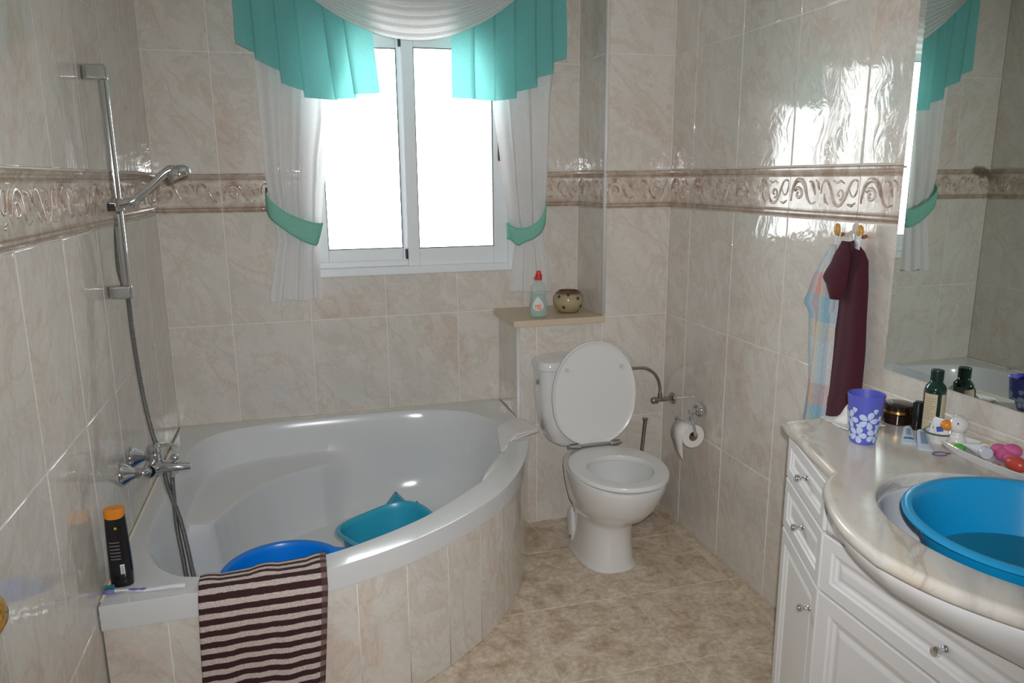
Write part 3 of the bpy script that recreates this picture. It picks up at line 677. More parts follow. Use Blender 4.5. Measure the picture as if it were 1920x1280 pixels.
bm = bmn(); tube(bm, [(X0-0.115, -0.562, 0.428), (X0+0.115, -0.562, 0.428)], 0.007, 12)
for sx in (-0.085, 0.085): box(bm, (X0+sx-0.022, -0.572, 0.418), (X0+sx+0.022, -0.552, 0.436), 0.004)
obj('hinge', bm, M['chrome'], wc, smooth='auto')
# cistern
bm = bmn(); cs = lambda a, b, y, sq: [Vector((X0+a*math.copysign(abs(math.cos(t))**(2/sq), math.cos(t)), y+b*math.copysign(abs(math.sin(t))**(2/sq), math.sin(t)), 0)) for t in [2*PI*k/56 for k in range(56)]]
loft(bm, [(cs(0.120, 0.075, -0.395, 4), 0.395), (cs(0.150, 0.082, -0.395, 4), 0.415), (cs(0.172, 0.086, -0.397, 4), 0.47), (cs(0.186, 0.088, -0.400, 4), 0.54), (cs(0.192, 0.089, -0.401, 4.5), 0.62), (cs(0.194, 0.089, -0.401, 4.5), 0.716)]); cst = obj('cistern', bm, M['ceramic'], wc, smooth='auto')
bm = bmn(); loft(bm, [(cs(0.197, 0.0895, -0.4015, 4.5), 0.717), (cs(0.203, 0.0915, -0.402, 4.5), 0.722), (cs(0.203, 0.0915, -0.402, 4.5), 0.738), (cs(0.197, 0.087, -0.402, 4.2), 0.751), (cs(0.175, 0.072, -0.402, 3.6), 0.759), (cs(0.10, 0.04, -0.402, 3), 0.763)]); obj('cistern_lid', bm, M['ceramic'], wc, smooth='auto')
bm = bmn(); lathe(bm, [(0.0, 0), (0.012, 0), (0.012, 0.006), (0.008, 0.010), (0, 0.010)], (X0-0.193, -0.42, 0.665), 18, Matrix.Rotation(-PI/2, 4, 'Y')); obj('flush_button', bm, M['chrome'], wc, smooth='auto')
# water supply
wv = thing('angle_valve', 'chrome angle valve with bent braided pipe beside the cistern', 'valve', (W, -0.40, 0.54))
bm = bmn(); tube(bm, [(1.800, -0.41, 0.684), (1.85, -0.41, 0.686), (1.90, -0.41, 0.680), (1.945, -0.405, 0.648), (1.968, -0.40, 0.60), (1.972, -0.40, 0.552)], 0.0065, 10, smooth=6); lathe(bm, [(0.010, 0.0), (0.010, 0.018)], (1.812, -0.41, 0.685), 6, Mx); obj('pipe', bm, M['steel'], wv, smooth='auto')
bm = bmn(); tube(bm, [(1.955, -0.40, 0.535), (2.030, -0.40, 0.535)], 0.009, 14); tube(bm, [(1.972, -0.40, 0.53), (1.972, -0.40, 0.562)], 0.010, 14); obj('valve_body', bm, M['steel'], wv, smooth='auto')
bm = bmn(); lathe(bm, [(0.0, 0), (0.013, 0.0), (0.015, 0.006), (0.015, 0.022), (0.012, 0.026), (0, 0.026)], (1.958, -0.405, 0.535), 14, Matrix.Rotation(-PI/2, 4, 'Y')); obj('handwheel', bm, M['steel'], wv, smooth='auto')
bm = bmn(); lathe(bm, [(0.0, 0), (0.026, 0.0), (0.024, 0.006), (0.010, 0.010), (0, 0.010)], (W-0.0005, -0.40, 0.535), 24, Matrix.Rotation(-PI/2, 4, 'Y')); obj('rosette', bm, M['steel'], wv, smooth='auto')
# toilet brush
tb = thing('toilet_brush', 'steel toilet brush handle rising from its pot behind the toilet', 'brush', (1.888, -0.385, 0))
bm = bmn(); lathe(bm, [(0.0, 0.001), (0.038, 0.001), (0.040, 0.004), (0.038, 0.10), (0.036, 0.14), (0.025, 0.15), (0, 0.151)], (1.888, -0.385, 0), 28); obj('pot', bm, M['steel'], tb, smooth='auto')
bm = bmn(); tube(bm, [(1.888, -0.385, 0.145), (1.905, -0.402, 0.448)], 0.0085, 16); lathe(bm, [(0.0085, 0.0), (0.010, 0.004), (0.013, 0.008), (0.013, 0.012), (0, 0.013)], (1.905, -0.402, 0.446), 16); obj('handle', bm, M['steel'], tb, smooth='auto')
# toilet roll holder
th = thing('toilet_roll_holder', 'chrome toilet roll holder with curved arm on the tiled wall', 'holder', (W, -0.64, 0.55))
bm = bmn(); ball(bm, (2.018, -0.650, 0.560), 0.034, (0.6, 1.0, 0.85)); tube(bm, [(2.020, -0.645, 0.553), (1.995, -0.65, 0.557), (1.975, -0.65, 0.552)], 0.012, 12, smooth=3); obj('wall_plate', bm, M['chrome'], th, smooth=True)
bm = bmn(); tube(bm, [(1.985, -0.655, 0.552), (1.968, -0.675, 0.545), (1.962, -0.70, 0.53), (1.962, -0.715, 0.51), (1.966, -0.716, 0.485), (1.972, -0.705, 0.476), (1.972, -0.66, 0.476), (1.972, -0.56, 0.476), (1.972, -0.552, 0.488), (1.972, -0.552, 0.502)], 0.0062, 10, smooth=5); obj('arm', bm, M['chrome'], th, smooth=True)
tr_ = thing('toilet_roll', 'white toilet paper roll with loose end hanging from the chrome holder', 'paper', (1.972, -0.63, 0.43))
bm = bmn(); q = [(0.0195, -0.050), (0.046, -0.050), (0.0475, -0.048), (0.0475, 0.048), (0.046, 0.050), (0.0195, 0.050), (0.0195, -0.050)]
lathe(bm, q, (1.972, -0.645, 0.467), 36, My, close=False); bmesh.ops.remove_doubles(bm, verts=bm.verts, dist=1e-6); obj('roll', bm, M['paper'], tr_, smooth='auto')
bm = bmn(); lathe(bm, [(0.0190, -0.0495), (0.0190, 0.0495)], (1.972, -0.645, 0.467), 24, My, close=False); solidify(obj('core', bm, pm('cardboard', (0.22, 0.14, 0.09), 0.9), tr_, smooth=True), 0.001)
bm = bmn(); grid(bm, [[Vector((1.972-0.0480*math.sin(a)+(0 if k else 0), y, 0.467+0.048*math.cos(a))) for y in (-0.693, -0.60)] for k, a in enumerate([0.2+0.27*j for j in range(6)])] + [[Vector((1.9238+0.001*j, -0.693+0.000*j, 0.455-0.012*j)), Vector((1.9238+0.001*j, -0.60-0.004*j*(j > 2), 0.455-0.008*j))] for j in range(1, 8)]); solidify(obj('loose_sheet', bm, M['paper'], tr_, smooth=True), 0.0008)

# ------------------------------------------------------------------ shelf on the low pier and its things
bm = bmn(); box(bm, (1.340, -0.334, 0.8745), (XQ+0.003, -0.0005, 0.901), 0.002, 2); tag(obj('shelf', bm, M['shelfwood'], smooth='auto'), 'tan stone shelf slab on the low tiled pier beside the window', 'shelf')
def lobed(prof, c, n, sx, sy, ang=0.0):
    bm = bmn(); lathe(bm, prof, c, n, Matrix.Rotation(ang, 4, 'Z'), sx, sy); return bm
db = thing('dish_soap_bottle', 'clear green dish soap bottle with a red cap on the shelf', 'bottle', (1.467, -0.268, 0.901))
ZS = 0.9015
obj('bottle', lobed([(0.0, 0.0), (0.033, 0.0), (0.038, 0.006), (0.039, 0.03), (0.037, 0.055), (0.031, 0.085), (0.030, 0.10), (0.034, 0.118), (0.034, 0.130), (0.026, 0.142), (0.015, 0.150), (0.013, 0.158), (0.0, 0.158)], (1.467, -0.268, ZS), 32, 1.0, 0.62), clearplastic('clear_green_bottle', (0.62, 0.78, 0.72), 0.30), db, smooth=True)
obj('soap_liquid', lobed([(0.0, 0.002), (0.031, 0.002), (0.036, 0.007), (0.037, 0.03), (0.035, 0.055), (0.030, 0.080), (0.029, 0.095), (0.0, 0.095)], (1.467, -0.268, ZS), 32, 0.97, 0.58), clearplastic('green_soap', (0.45, 0.68, 0.60), 0.45), db, smooth=True)
bm = bmn(); lathe(bm, [(0.014, 0.156), (0.014, 0.178), (0.011, 0.180), (0.009, 0.192), (0.006, 0.194), (0.0, 0.194)], (1.467, -0.268, ZS), 20); box(bm, (1.449, -0.276, ZS+0.158), (1.467, -0.262, ZS+0.170), 0.002); obj('cap', bm, M['red'], db, smooth='auto')
def fit_text(txt, size, Mt, name, m, parent, ext=0.0004):
    cu = bpy.data.curves.new(name, 'FONT'); cu.body = txt; cu.size = size; cu.extrude = ext; cu.offset = 0.0004; cu.align_x = 'CENTER'; cu.align_y = 'CENTER'
    t = bpy.data.objects.new(name, cu); COL.objects.link(t); dg = bpy.context.evaluated_depsgraph_get()
    me = bpy.data.meshes.new_from_object(t.evaluated_get(dg)); bpy.data.objects.remove(t)
    me.transform(Mt); me.transform(Matrix.Translation(-WLOC[parent])); o = bpy.data.objects.new(name, me); COL.objects.link(o); o.parent = parent; me.materials.clear(); me.materials.append(m); WLOC[o] = WLOC[parent]; return o
# drop-shaped label on the front of the bottle
bm = bmn(); pts = []
for k in range(28):
    t = 2*PI*k/28; s = math.sin(t/2); pts.append((0.027*math.sin(t)*s**1.2, 0.072-0.060*(1-math.cos(t))/2*1.0+0.018))
ctr = (1.455, -0.268)
def on_bottle(u, z):  # wrap u around the elliptic bottle front
    a = -PI/2-0.28+u/0.030; return Vector((1.467+0.0375*math.cos(a), -0.268-0.0005+0.0385*0.64*math.sin(a), ZS+z))
row = [on_bottle(x, z+0.0) for x, z in pts]; inn = [on_bottle(x*0.4, 0.052+(z-0.052)*0.4) for x, z in pts]
vo = [bm.verts.new(p) for p in row]; vi = [bm.verts.new(p) for p in inn]; 
for k in range(28): cap(bm, [vo[k], vo[(k+1) % 28], vi[(k+1) % 28], vi[k]])
cap(bm, vi); lab = obj('drop_label', bm, M['white'], db); solidify(lab, 0.0006, 1)
Mt = Matrix.Translation((1.4555, -0.2972, ZS+0.045)) @ Matrix.Rotation(-0.18, 4, 'Z') @ Matrix.Rotation(PI/2, 4, 'X') @ Matrix.Diagonal((0.85, 1.25, 1, 1))
fit_text('YES', 0.0225, Mt, 'lettering', pm('orange_print', (0.85, 0.17, 0.01), 0.5), lab)
pt_ = thing('star_pot', 'round beige ceramic pot with star shaped cut-outs on the shelf', 'pot', (1.628, -0.185, 0.901))
PC = Vector((1.628, -0.185, 0.901)); prof = [(0.0, 0.0005), (0.040, 0.0005), (0.044, 0.004), (0.058, 0.022), (0.066, 0.045), (0.064, 0.068), (0.052, 0.088), (0.044, 0.0935), (0.040, 0.092), (0.046, 0.084), (0.058, 0.066), (0.060, 0.045), (0.050, 0.022), (0.0, 0.008)]
m_, n_, p_ = mat('beige_brown_glaze'); tc = N(n_, 'ShaderNodeTexCoord'); s_ = N(n_, 'ShaderNodeSeparateXYZ'); L(n_, tc.outputs['Object'], s_.inputs[0])
mr_ = N(n_, 'ShaderNodeMapRange'); L(n_, s_.outputs[2], mr_.inputs[0]); mr_.inputs['From Max'].default_value = 0.094
rr_ = ramp(n_, mr_.outputs[0], [(0.0, (0.06, 0.03, 0.015)), (0.06, (0.34, 0.27, 0.15)), (0.5, (0.44, 0.37, 0.23)), (0.82, (0.40, 0.31, 0.19)), (0.92, (0.15, 0.08, 0.045)), (1, (0.10, 0.05, 0.03))]); L(n_, rr_.outputs[0], p_.inputs['Base Color']); p_.inputs['Roughness'].default_value = 0.12
bm = bmn(); lathe(bm, prof, PC, 40, close=False); bmesh.ops.remove_doubles(bm, verts=bm.verts, dist=1e-6); pot = obj('pot_body', bm, m_, pt_, smooth=True)
def pot_r(z):
    for (r0, z0), (r1, z1) in zip(prof[1:8], prof[2:9]):
        if z0 <= z <= z1: return r0+(r1-r0)*(z-z0)/(z1-z0)
    return 0.05
for th_, z_, sz in ((-70, 0.066, 0.009), (-48, 0.030, 0.009), (-128, 0.028, 0.009), (-150, 0.072, 0.009), (-110, 0.082, 0.008), (-20, 0.07, 0.009), (-5, 0.03, 0.009)):
    bm = bmn(); star = []; sz = sz*1.25
    for k in range(10):
        r = sz if k % 2 == 0 else sz*0.42; a = PI/2+k*PI/5; u_, v_ = r*math.cos(a), r*math.sin(a); zz = z_+v_*0.95; rr0 = pot_r(zz)+0.0006; an = math.radians(th_)+u_/rr0
        star.append(bm.verts.new(PC+Vector((rr0*math.cos(an), rr0*math.sin(an), zz))))
    c_ = bm.verts.new(PC+Vector(((pot_r(z_)+0.001)*math.cos(math.radians(th_)), (pot_r(z_)+0.001)*math.sin(math.radians(th_)), z_)))
    for k in range(10): cap(bm, [c_, star[k], star[(k+1) % 10]])
    obj('star_hole', bm, M['dark'], pot)

# ------------------------------------------------------------------ curtains
def interp(tab, z):
    tab = sorted(tab)
    if z <= tab[0][0]: return tab[0][1:]
    for a, b in zip(tab[:-1], tab[1:]):
        if a[0] <= z <= b[0]:
            t = (z-a[0])/(b[0]-a[0]); t = t*t*(3-2*t)*0.5+t*0.5
            return tuple(x+(y-x)*t for x, y in zip(a[1:], b[1:]))
    return tab[-1][1:]
def voile(name, edges, y0, folds, amp, seed, m, tie_z):
    rnd = random.Random(seed); ph = [rnd.uniform(0, 6.28) for _ in range(4)]; rows = []; NU, NV = 96, 60
    zs = [e[0] for e in edges]; z0, z1 = min(zs), max(zs)
    for j in range(NV+1):
        z = z1+(z0-z1)*j/NV; xl, xr = interp(edges, z); wdt = xr-xl
        a_ = amp*(0.55+0.45*min(1, abs(z-tie_z)/0.25))
        row = []
        for i in range(NU+1):
            u = i/NU; f = math.sin(2*PI*folds*u+ph[0]+0.25*math.sin(3*z+ph[1]))+0.45*math.sin(2*PI*folds*1.9*u+ph[2]+z*1.3)
            row.append(Vector((xl+wdt*u+0.004*math.sin(2*PI*folds*u+ph[3]), y0+a_*f, z+0.004*math.sin(2*PI*2*u+ph[1])*(j == NV))))
        rows.append(row)
    bm = bmn(); grid(bm, rows); return bm
EL = [(2.33, .365, .83), (1.9, .405, .735), (1.768, .41, .690), (1.50, .414, .642), (1.40, .424, .626), (1.30, .438, .614), (1.235, .445, .606), (1.15, .425, .600), (.992, .396, .600)]
ER = [(2.33, 1.14, 1.63), (1.9, 1.30, 1.60), (1.779, 1.338, 1.585), (1.48, 1.373, 1.575), (1.34, 1.392, 1.567), (1.254, 1.408, 1.560), (1.205, 1.430, 1.556), (1.12, 1.418, 1.575), (.982, 1.404, 1.597)]
cl = thing('voile_curtain', 'white sheer curtain gathered by a teal band, on the shower side of the window', 'curtain', (0.5, -0.08, 0.99), 'sheer window curtains')
obj('fabric', voile('c', EL, -0.072, 3.4, 0.010, 3, M['voile'], 1.27), M['voile'], cl, smooth=True)
cr = thing('voile_curtain', 'white sheer curtain gathered by a teal band, above the shelf with the soap bottle', 'curtain', (1.5, -0.08, 0.98), 'sheer window curtains')
obj('fabric', voile('c', ER, -0.072, 2.9, 0.010, 8, M['voile'], 1.25), M['voile'], cr, smooth=True)
def band(path, wd, parent):
    """path: list of (x,y,z_top,z_bottom)"""
    P1 = catmull([(p[0], p[1], p[2]) for p in path], 6); P2 = catmull([(p[4] if len(p) > 4 else p[0], p[1], p[3]) for p in path], 6)
    bm = bmn(); grid(bm, [[a.lerp(b, k/6)+Vector((0, -0.004*math.sin(PI*k/6), 0)) for a, b in zip(P1, P2)] for k in range(7)]); o = obj('tieback', bm, M['tealband'], parent, smooth=True); return solidify(o, 0.002, 0)
band([(.411, -.004, 1.432, 1.365), (.408, -.055, 1.427, 1.352), (.425, -.092, 1.395, 1.318), (.480, -.106, 1.347, 1.270), (.540, -.110, 1.318, 1.230), (.585, -.106, 1.303, 1.212), (.618, -.092, 1.300, 1.212, .588), (.612, -.05, 1.302, 1.228, .60), (.55, -.028, 1.33, 1.26), (.45, -.02, 1.37, 1.31)], 0, cl)
band([(1.560, -.004, 1.41, 1.335), (1.561, -.055, 1.40, 1.32), (1.556, -.09, 1.36, 1.285), (1.535, -.104, 1.312, 1.242), (1.50, -.109, 1.278, 1.216), (1.455, -.108, 1.262, 1.198), (1.415, -.102, 1.265, 1.186, 1.427), (1.386, -.09, 1.283, 1.21, 1.40), (1.395, -.05, 1.28, 1.215), (1.46, -.025, 1.31, 1.25)], 0, cr)
for x, p_ in ((0.411, cl), (1.561, cr)):
    bm = bmn(); tube(bm, [(x, -0.0005, 1.425), (x, -0.022, 1.425), (x, -0.026, 1.44)], 0.004, 8); obj('hook', bm, M['gasket'], p_, smooth=True)
def jabot(pleats, tops, flip=1):
    """accordion of flat pleats; every pleat runs from its front edge back behind the next one"""
    bm = bmn(); cols = []
    for (xl, xr, zl, zr), (tl, trr) in zip(pleats, tops):
        for k in range(7):
            t = k/6; yy = -0.146+0.026*t+0.006*math.sin(PI*t) if flip > 0 else -0.120-0.026*t+0.006*math.sin(PI*t)
            cols.append((xl+(xr-xl)*t, zl+(zr-zl)*t, tl+(trr-tl)*t, yy))
    rows = []
    for j in range(22):
        v = j/21; rows.append([Vector((xt+(xb-xt)*v+0.0015*math.sin(7*v+9*xb), yy+0.004*math.sin(5*v+20*xb)*v, 2.33+(zb-2.33)*v)) for xb, zb, xt, yy in cols])
    grid(bm, rows)
    return bm
jl = jabot([(.348, .420, 1.958, 1.930), (.412, .508, 1.907, 1.864), (.499, .587, 1.824, 1.797), (.578, .702, 1.773, 1.768), (.690, .774, 1.770, 1.777), (.762, .864, 1.789, 1.797)],
           [(.345, .405), (.395, .485), (.475, .560), (.548, .655), (.64, .72), (.71, .82)])
jr = jabot([(1.152, 1.242, 1.785, 1.781), (1.232, 1.326, 1.780, 1.775), (1.318, 1.414, 1.776, 1.787), (1.406, 1.500, 1.812, 1.832), (1.492, 1.569, 1.868, 1.886), (1.561, 1.627, 1.928, 1.948)],
           [(1.152, 1.240), (1.235, 1.325), (1.318, 1.41), (1.404, 1.498), (1.49, 1.567), (1.56, 1.625)], -1)
o = obj('jabot', jl, M['teal'], smooth=True); o.name = 'side_valance'; tag(o, 'teal pleated side valance hanging over the window on the shower side', 'valance', 'teal pleated valances')
o = obj('side_valance', jr, M['teal'], smooth=True); tag(o, 'teal pleated side valance hanging over the window beside the pier', 'valance', 'teal pleated valances')
bm = bmn(); rows = []; NV = 120
for j in range(NV+1):
    v = 0.06+0.94*j/NV; row = []
    for i in range(61):
        u = i/60; x = 0.99+(u*2-1)*(0.59+0.04*(1-v)); q = (2*u-1)
        zb = 2.33-0.344*v*(1-abs(q)**2.0)
        wv_ = math.sin(2*PI*11*v+0.9*math.sin(3*u+1)+1.2*q)
        row.append(Vector((x, -0.168-0.010*wv_*(1-0.35*abs(q))-0.012*v, zb)))
    rows.append(row)
grid(bm, rows); tag(obj('swag', bm, M['swag'], smooth=True), 'white sheer swag draped in curved folds across the window top', 'swag')
rl = thing('curtain_rail', 'white curtain rail along the top of the window', 'rail', (1.0, 0, 2.33))
bm = bmn(); box(bm, (0.33, -0.175, 2.3315), (1.65, -0.060, 2.341), 0.004); obj('track', bm, M['upvc'], rl)
for x in (0.45, 1.0, 1.54):
    bm = bmn(); box(bm, (x-0.012, -0.10, 2.341), (x+0.012, -0.0005, 2.353), 0.002); obj('bracket', bm, M['upvc'], rl)

# ------------------------------------------------------------------ mirror
mr = thing('wall_mirror', 'large frameless mirror on the tiled wall above the marble worktop', 'mirror', (W, -2.265, 0.956))
y0, y1, z0, z1 = -2.94, -1.588, 0.957, 2.02; bv = 0.022
bm = bmn()
def rectyz(x, k): return [Vector((x, y1-k, z0+k)), Vector((x, y0+k, z0+k)), Vector((x, y0+k, z1-k)), Vector((x, y1-k, z1-k))]
V = grid(bm, [rectyz(W-0.0062, 0), rectyz(W-0.0078, bv)], closed_u=True); cap(bm, V[1])
for f in bm.faces: f.smooth = False
glass = obj('glass', bm, M['mirror'], mr)
bm = bmn(); box(bm, (W-0.006, y0, z0), (W-0.0008, y1, z1)); obj('backing', bm, pm('dark_mirror_edge', (0.07, 0.075, 0.07), 0.5), mr)

# ------------------------------------------------------------------ vanity unit
va = thing('vanity_cabinet', 'white panelled vanity cabinet with chrome knobs under the marble worktop', 'cabinet', (1.80, -2.265, 0))
YC = -2.265
F1, G1 = Vector((1.712, -1.627, 0)), Vector((1.592, -1.928, 0)); G2, F2 = Vector((1.592, 2*YC+1.928, 0)), Vector((1.712, 2*YC+1.627, 0))
bm = bmn(); poly = [(2.030, -1.627), (1.734, -1.630), (1.612, -1.940), (1.612, 2*YC+1.940), (1.734, 2*YC+1.630), (2.030, 2*YC+1.627)]
Vb = [bm.verts.new((x, y, 0.07)) for x, y in poly]; Vt = [bm.verts.new((x, y, 0.66)) for x, y in poly]
for k in range(6): cap(bm, [Vb[k], Vb[(k+1) % 6], Vt[(k+1) % 6], Vt[k]])
cap(bm, Vb, True)
# upper sides without a top so that the basin hangs free inside
for a, b in (((2.030, -1.627), (1.734, -1.630)), ((1.734, -1.630), (1.612, -1.940)), ((1.612, 2*YC+1.940), (1.734, 2*YC+1.630)), ((1.734, 2*YC+1.630), (2.030, 2*YC+1.627))):
    cap(bm, [bm.verts.new((a[0], a[1], 0.66)), bm.verts.new((b[0], b[1], 0.66)), bm.verts.new((b[0], b[1], 0.8185)), bm.verts.new((a[0], a[1], 0.8185))])
obj('carcass', bm, M['laminate'], va)
bm = bmn(); poly2 = [(2.030, -1.66), (1.78, -1.67), (1.665, -1.96), (1.665, 2*YC+1.96), (1.78, 2*YC+1.67), (2.030, 2*YC+1.66)]
Vb = [bm.verts.new((x, y, 0.001)) for x, y in poly2]; Vt = [bm.verts.new((x, y, 0.07)) for x, y in poly2]
for k in range(6): cap(bm, [Vb[k], Vb[(k+1) % 6], Vt[(k+1) % 6], Vt[k]])
obj('plinth', bm, M['laminate'], va)
def front(name, A, B, s0, s1, z0, z1, knob=None, ins=1.0):
    d = (B-A).normalized(); n = Vector((d.y, -d.x, 0)); n = n if n.x < 0 else -n
    Pw = lambda s, t, z: A + d*s - n*0.018 + n*t + Vector((0, 0, z))
    rings = [(0, 0.0), (0, 0.016), (0.003, 0.018), (0.034*ins, 0.018), (0.038*ins, 0.014), (0.044*ins, 0.0125), (0.049*ins, 0.008), (0.054*ins, 0.0075), (0.064*ins, 0.0115), (0.068*ins, 0.012)]
    bm = bmn(); V = grid(bm, [[Pw(s0+k, t, z0+k), Pw(s1-k, t, z0+k), Pw(s1-k, t, z1-k), Pw(s0+k, t, z1-k)] for k, t in rings], closed_u=True); cap(bm, V[0], True); cap(bm, V[-1])
    for f in bm.faces: f.smooth = False
    o = obj(name, bm, M['laminate'], va)
    for (ks, kz) in (knob or []):
        bm = bmn(); R = Matrix(((d.x, 0, n.x, 0), (d.y, 0, n.y, 0), (0, 1, 0, 0), (0, 0, 0, 1)))
        c = Pw(ks, 0.012 if s0+0.06 < ks < s1-0.06 else 0.018, kz)
        lathe(bm, [(0.0, 0), (0.008, 0.0), (0.0075, 0.003), (0.004, 0.006), (0.004, 0.014), (0.0085, 0.018), (0.0095, 0.022), (0.008, 0.027), (0.0, 0.0285)], c, 20, R); obj('knob', bm, M['chrome'], o, smooth='auto')
    return o
LN = (G1-F1).length
def near(u): return u*LN
for A, B, mir in ((F1, G1, False), (G2, F2, True)):
    k_ = LN*0.5; kd = LN-0.045 if not mir else 0.045
    front('drawer', A, B, 0.003, LN-0.003, 0.704, 0.814, [(k_, 0.760)], 0.72)
    front('drawer', A, B, 0.003, LN-0.003, 0.564, 0.699, [(k_, 0.632)], 0.8)
    front('door', A, B, 0.003, LN-0.003, 0.075, 0.559, [(kd, 0.487)], 0.95)
LC = (G2-G1).length
front('drawer', G1, G2, 0.003, LC-0.003, 0.564, 0.699, [(LC/2, 0.632)], 0.9)
front('door', G1, G2, 0.003, LC/2-0.002, 0.075, 0.559, [(LC/2-0.04, 0.44)], 1.1)
front('door', G1, G2, LC/2+0.002, LC-0.003, 0.075, 0.559, [(LC/2+0.04, 0.44)], 1.1)
# coved apron under the bulging basin edge
half = [(1.700, -1.616), (1.646, -1.778), (1.594, -1.936), (1.588, -1.946), (1.572, -1.956), (1.546, -1.976), (1.519, -2.008), (1.479, -2.071), (1.448, -2.135), (1.430, -2.195), (1.4195, -2.265)]
bul = half[2:]; crv = catmull([(x, y, 0) for x, y in bul], 6)
edge_ = crv+[Vector((p.x, 2*YC-p.y, 0)) for p in reversed(crv[:-1])]
bm = bmn(); rows = []
for p in edge_:
    if p.y > -1.935 or p.y < 2*YC+1.935: continue
    xt = min(1.596, p.x+0.022); row = []
    for k in range(9):
        t = k/8; c = 1-math.cos(t*PI/2)
        row.append(Vector((xt+(1.597-xt)*(t**1.7), p.y+(YC-p.y)*0.0, 0.8195-0.1175*(t**0.8))))
    rows.append(row)
grid(bm, rows); solidify(obj('apron', bm, M['laminate'], va, smooth='auto'), 0.004, 0)
# worktop
wt = thing('worktop', 'cream marble worktop with rounded bulging front around the basin', 'worktop', (1.78, YC, 0.82))
HC = Vector((1.737, YC, 0)); HRX, HRY = 0.212, 0.262
strt = [Vector((1.700, -1.616, 0)), Vector((1.646, -1.778, 0))]
outl = [Vector((2.030, -1.616, 0))]+strt+edge_+[Vector((p.x, 2*YC-p.y, 0)) for p in reversed(strt)]+[Vector((2.030, 2*YC+1.616, 0))]
BC = HC
corner = [math.atan2(p.y-HC.y, p.x-HC.x) % (2*PI) for p in (outl[0], outl[1], crv[0], Vector((crv[0].x, 2*YC-crv[0].y, 0)), Vector((1.700, 2*YC+1.616, 0)), outl[-1])]
an = [2*PI*k/160 for k in range(160)]
for a in corner:
    k = min(range(160), key=lambda i: abs(an[i]-a)); an[k] = a
an.sort(); rows = []
for a in an:
    d = Vector((math.cos(a), math.sin(a), 0)); ro = hit(outl, a); ri = 1/math.sqrt((d.x/HRX)**2+(d.y/HRY)**2)
    prof_ = [(ri, 0.822), (ri, 0.842), (ri+0.003, 0.848), (ri+0.008, 0.850), ((ri+ro)/2, 0.850), (ro-0.013, 0.850), (ro-0.006, 0.8485), (ro-0.0015, 0.844), (ro, 0.836), (ro-0.0015, 0.828), (ro-0.006, 0.8225), (ro-0.012, 0.821), ((ri+ro)/2, 0.821)]
    rows.append([HC+d*r+Vector((0, 0, z)) for r, z in prof_])
bm = bmn(); grid(bm, rows, closed_u=True, closed_v=True); obj('slab', bm, M['counter'], wt, smooth='auto')
bm = bmn(); box(bm, (2.017, 2*YC+1.616, 0.8505), (2.0325, -1.616, 0.877), 0.003); obj('upstand', bm, M['counter'], wt)
bs = thing('washbasin', 'white oval washbasin set into the marble worktop', 'basin', (HC.x, YC, 0.66))
bm = bmn(); rows = []
for k_, z in ((1.04, 0.8205), (0.985, 0.8205), (0.975, 0.814), (0.955, 0.78), (0.90, 0.74), (0.80, 0.705), (0.62, 0.682), (0.4, 0.672), (0.15, 0.668), (0.0, 0.668)):
    rows.append([Vector((HC.x+HRX*k_*math.cos(a), YC+HRY*k_*math.sin(a), z)) for a in [2*PI*j/72 for j in range(72)]])
grid(bm, rows, closed_u=True); bmesh.ops.remove_doubles(bm, verts=bm.verts, dist=1e-6); obj('bowl', bm, M['ceramic'], bs, smooth='auto')
bm = bmn(); lathe(bm, [(0.0, 0.671), (0.022, 0.671), (0.026, 0.669)], (HC.x, YC, 0), 20); obj('drain', bm, M['chrome'], bs, smooth='auto')
# blue washing-up bowl standing in the basin
def bluebowl(name, label, c, r_rim, r_base, h, m, lip=0.012, n=64, deform=None, M4=None, base_in=0.004):
    t = thing(name, label, 'bowl', c)
    pr = [(0.0, 0.0), (r_base*0.9, 0.0), (r_base, 0.004), (r_base+0.02*(r_rim-r_base), 0.02), (r_rim-0.010, h*0.93), (r_rim-0.004, h-0.004), (r_rim+lip*0.5, h-0.002), (r_rim+lip, h-0.006), (r_rim+lip+0.0015, h-0.002), (r_rim+lip*0.6, h+0.002), (r_rim-0.004, h+0.001), (r_rim-0.014, h*0.93), (r_base-0.002, 0.022), (r_base*0.85, 0.005), (0.0, 0.004)]
    bm = bmn(); lathe(bm, pr, c, n, M4, close=False); bmesh.ops.remove_doubles(bm, verts=bm.verts, dist=1e-6)
    if deform: deform(bm)
    obj('basin_wall', bm, m, t, smooth='auto'); return t
MB1 = pm('sky_blue_plastic', (0.006, 0.34, 0.68), 0.28, Coat_Weight=0.2); MB2 = pm('bright_blue_plastic', (0.0, 0.22, 0.80), 0.3); MB3 = pm('petrol_blue_plastic', (0.03, 0.36, 0.52), 0.3)
bb = bluebowl('washing_up_bowl', 'sky blue plastic bowl holding water in the washbasin', (1.737, -2.295, 0.675), 0.203, 0.135, 0.196, MB1)
bm = bmn(); lathe(bm, [(0.0, 0.775), (0.162, 0.775), (0.1655, 0.776)], (1.737, -2.295, 0), 64, close=False); bmesh.ops.remove_doubles(bm, verts=bm.verts, dist=1e-6)
mw, nw, pw = mat('water_surface'); pw.inputs['Base Color'].default_value = (0.02, 0.24, 0.36, 1); pw.inputs['Roughness'].default_value = 0.03; pw.inputs['Alpha'].default_value = 0.75
obj('water', bm, mw, bb, smooth=True)
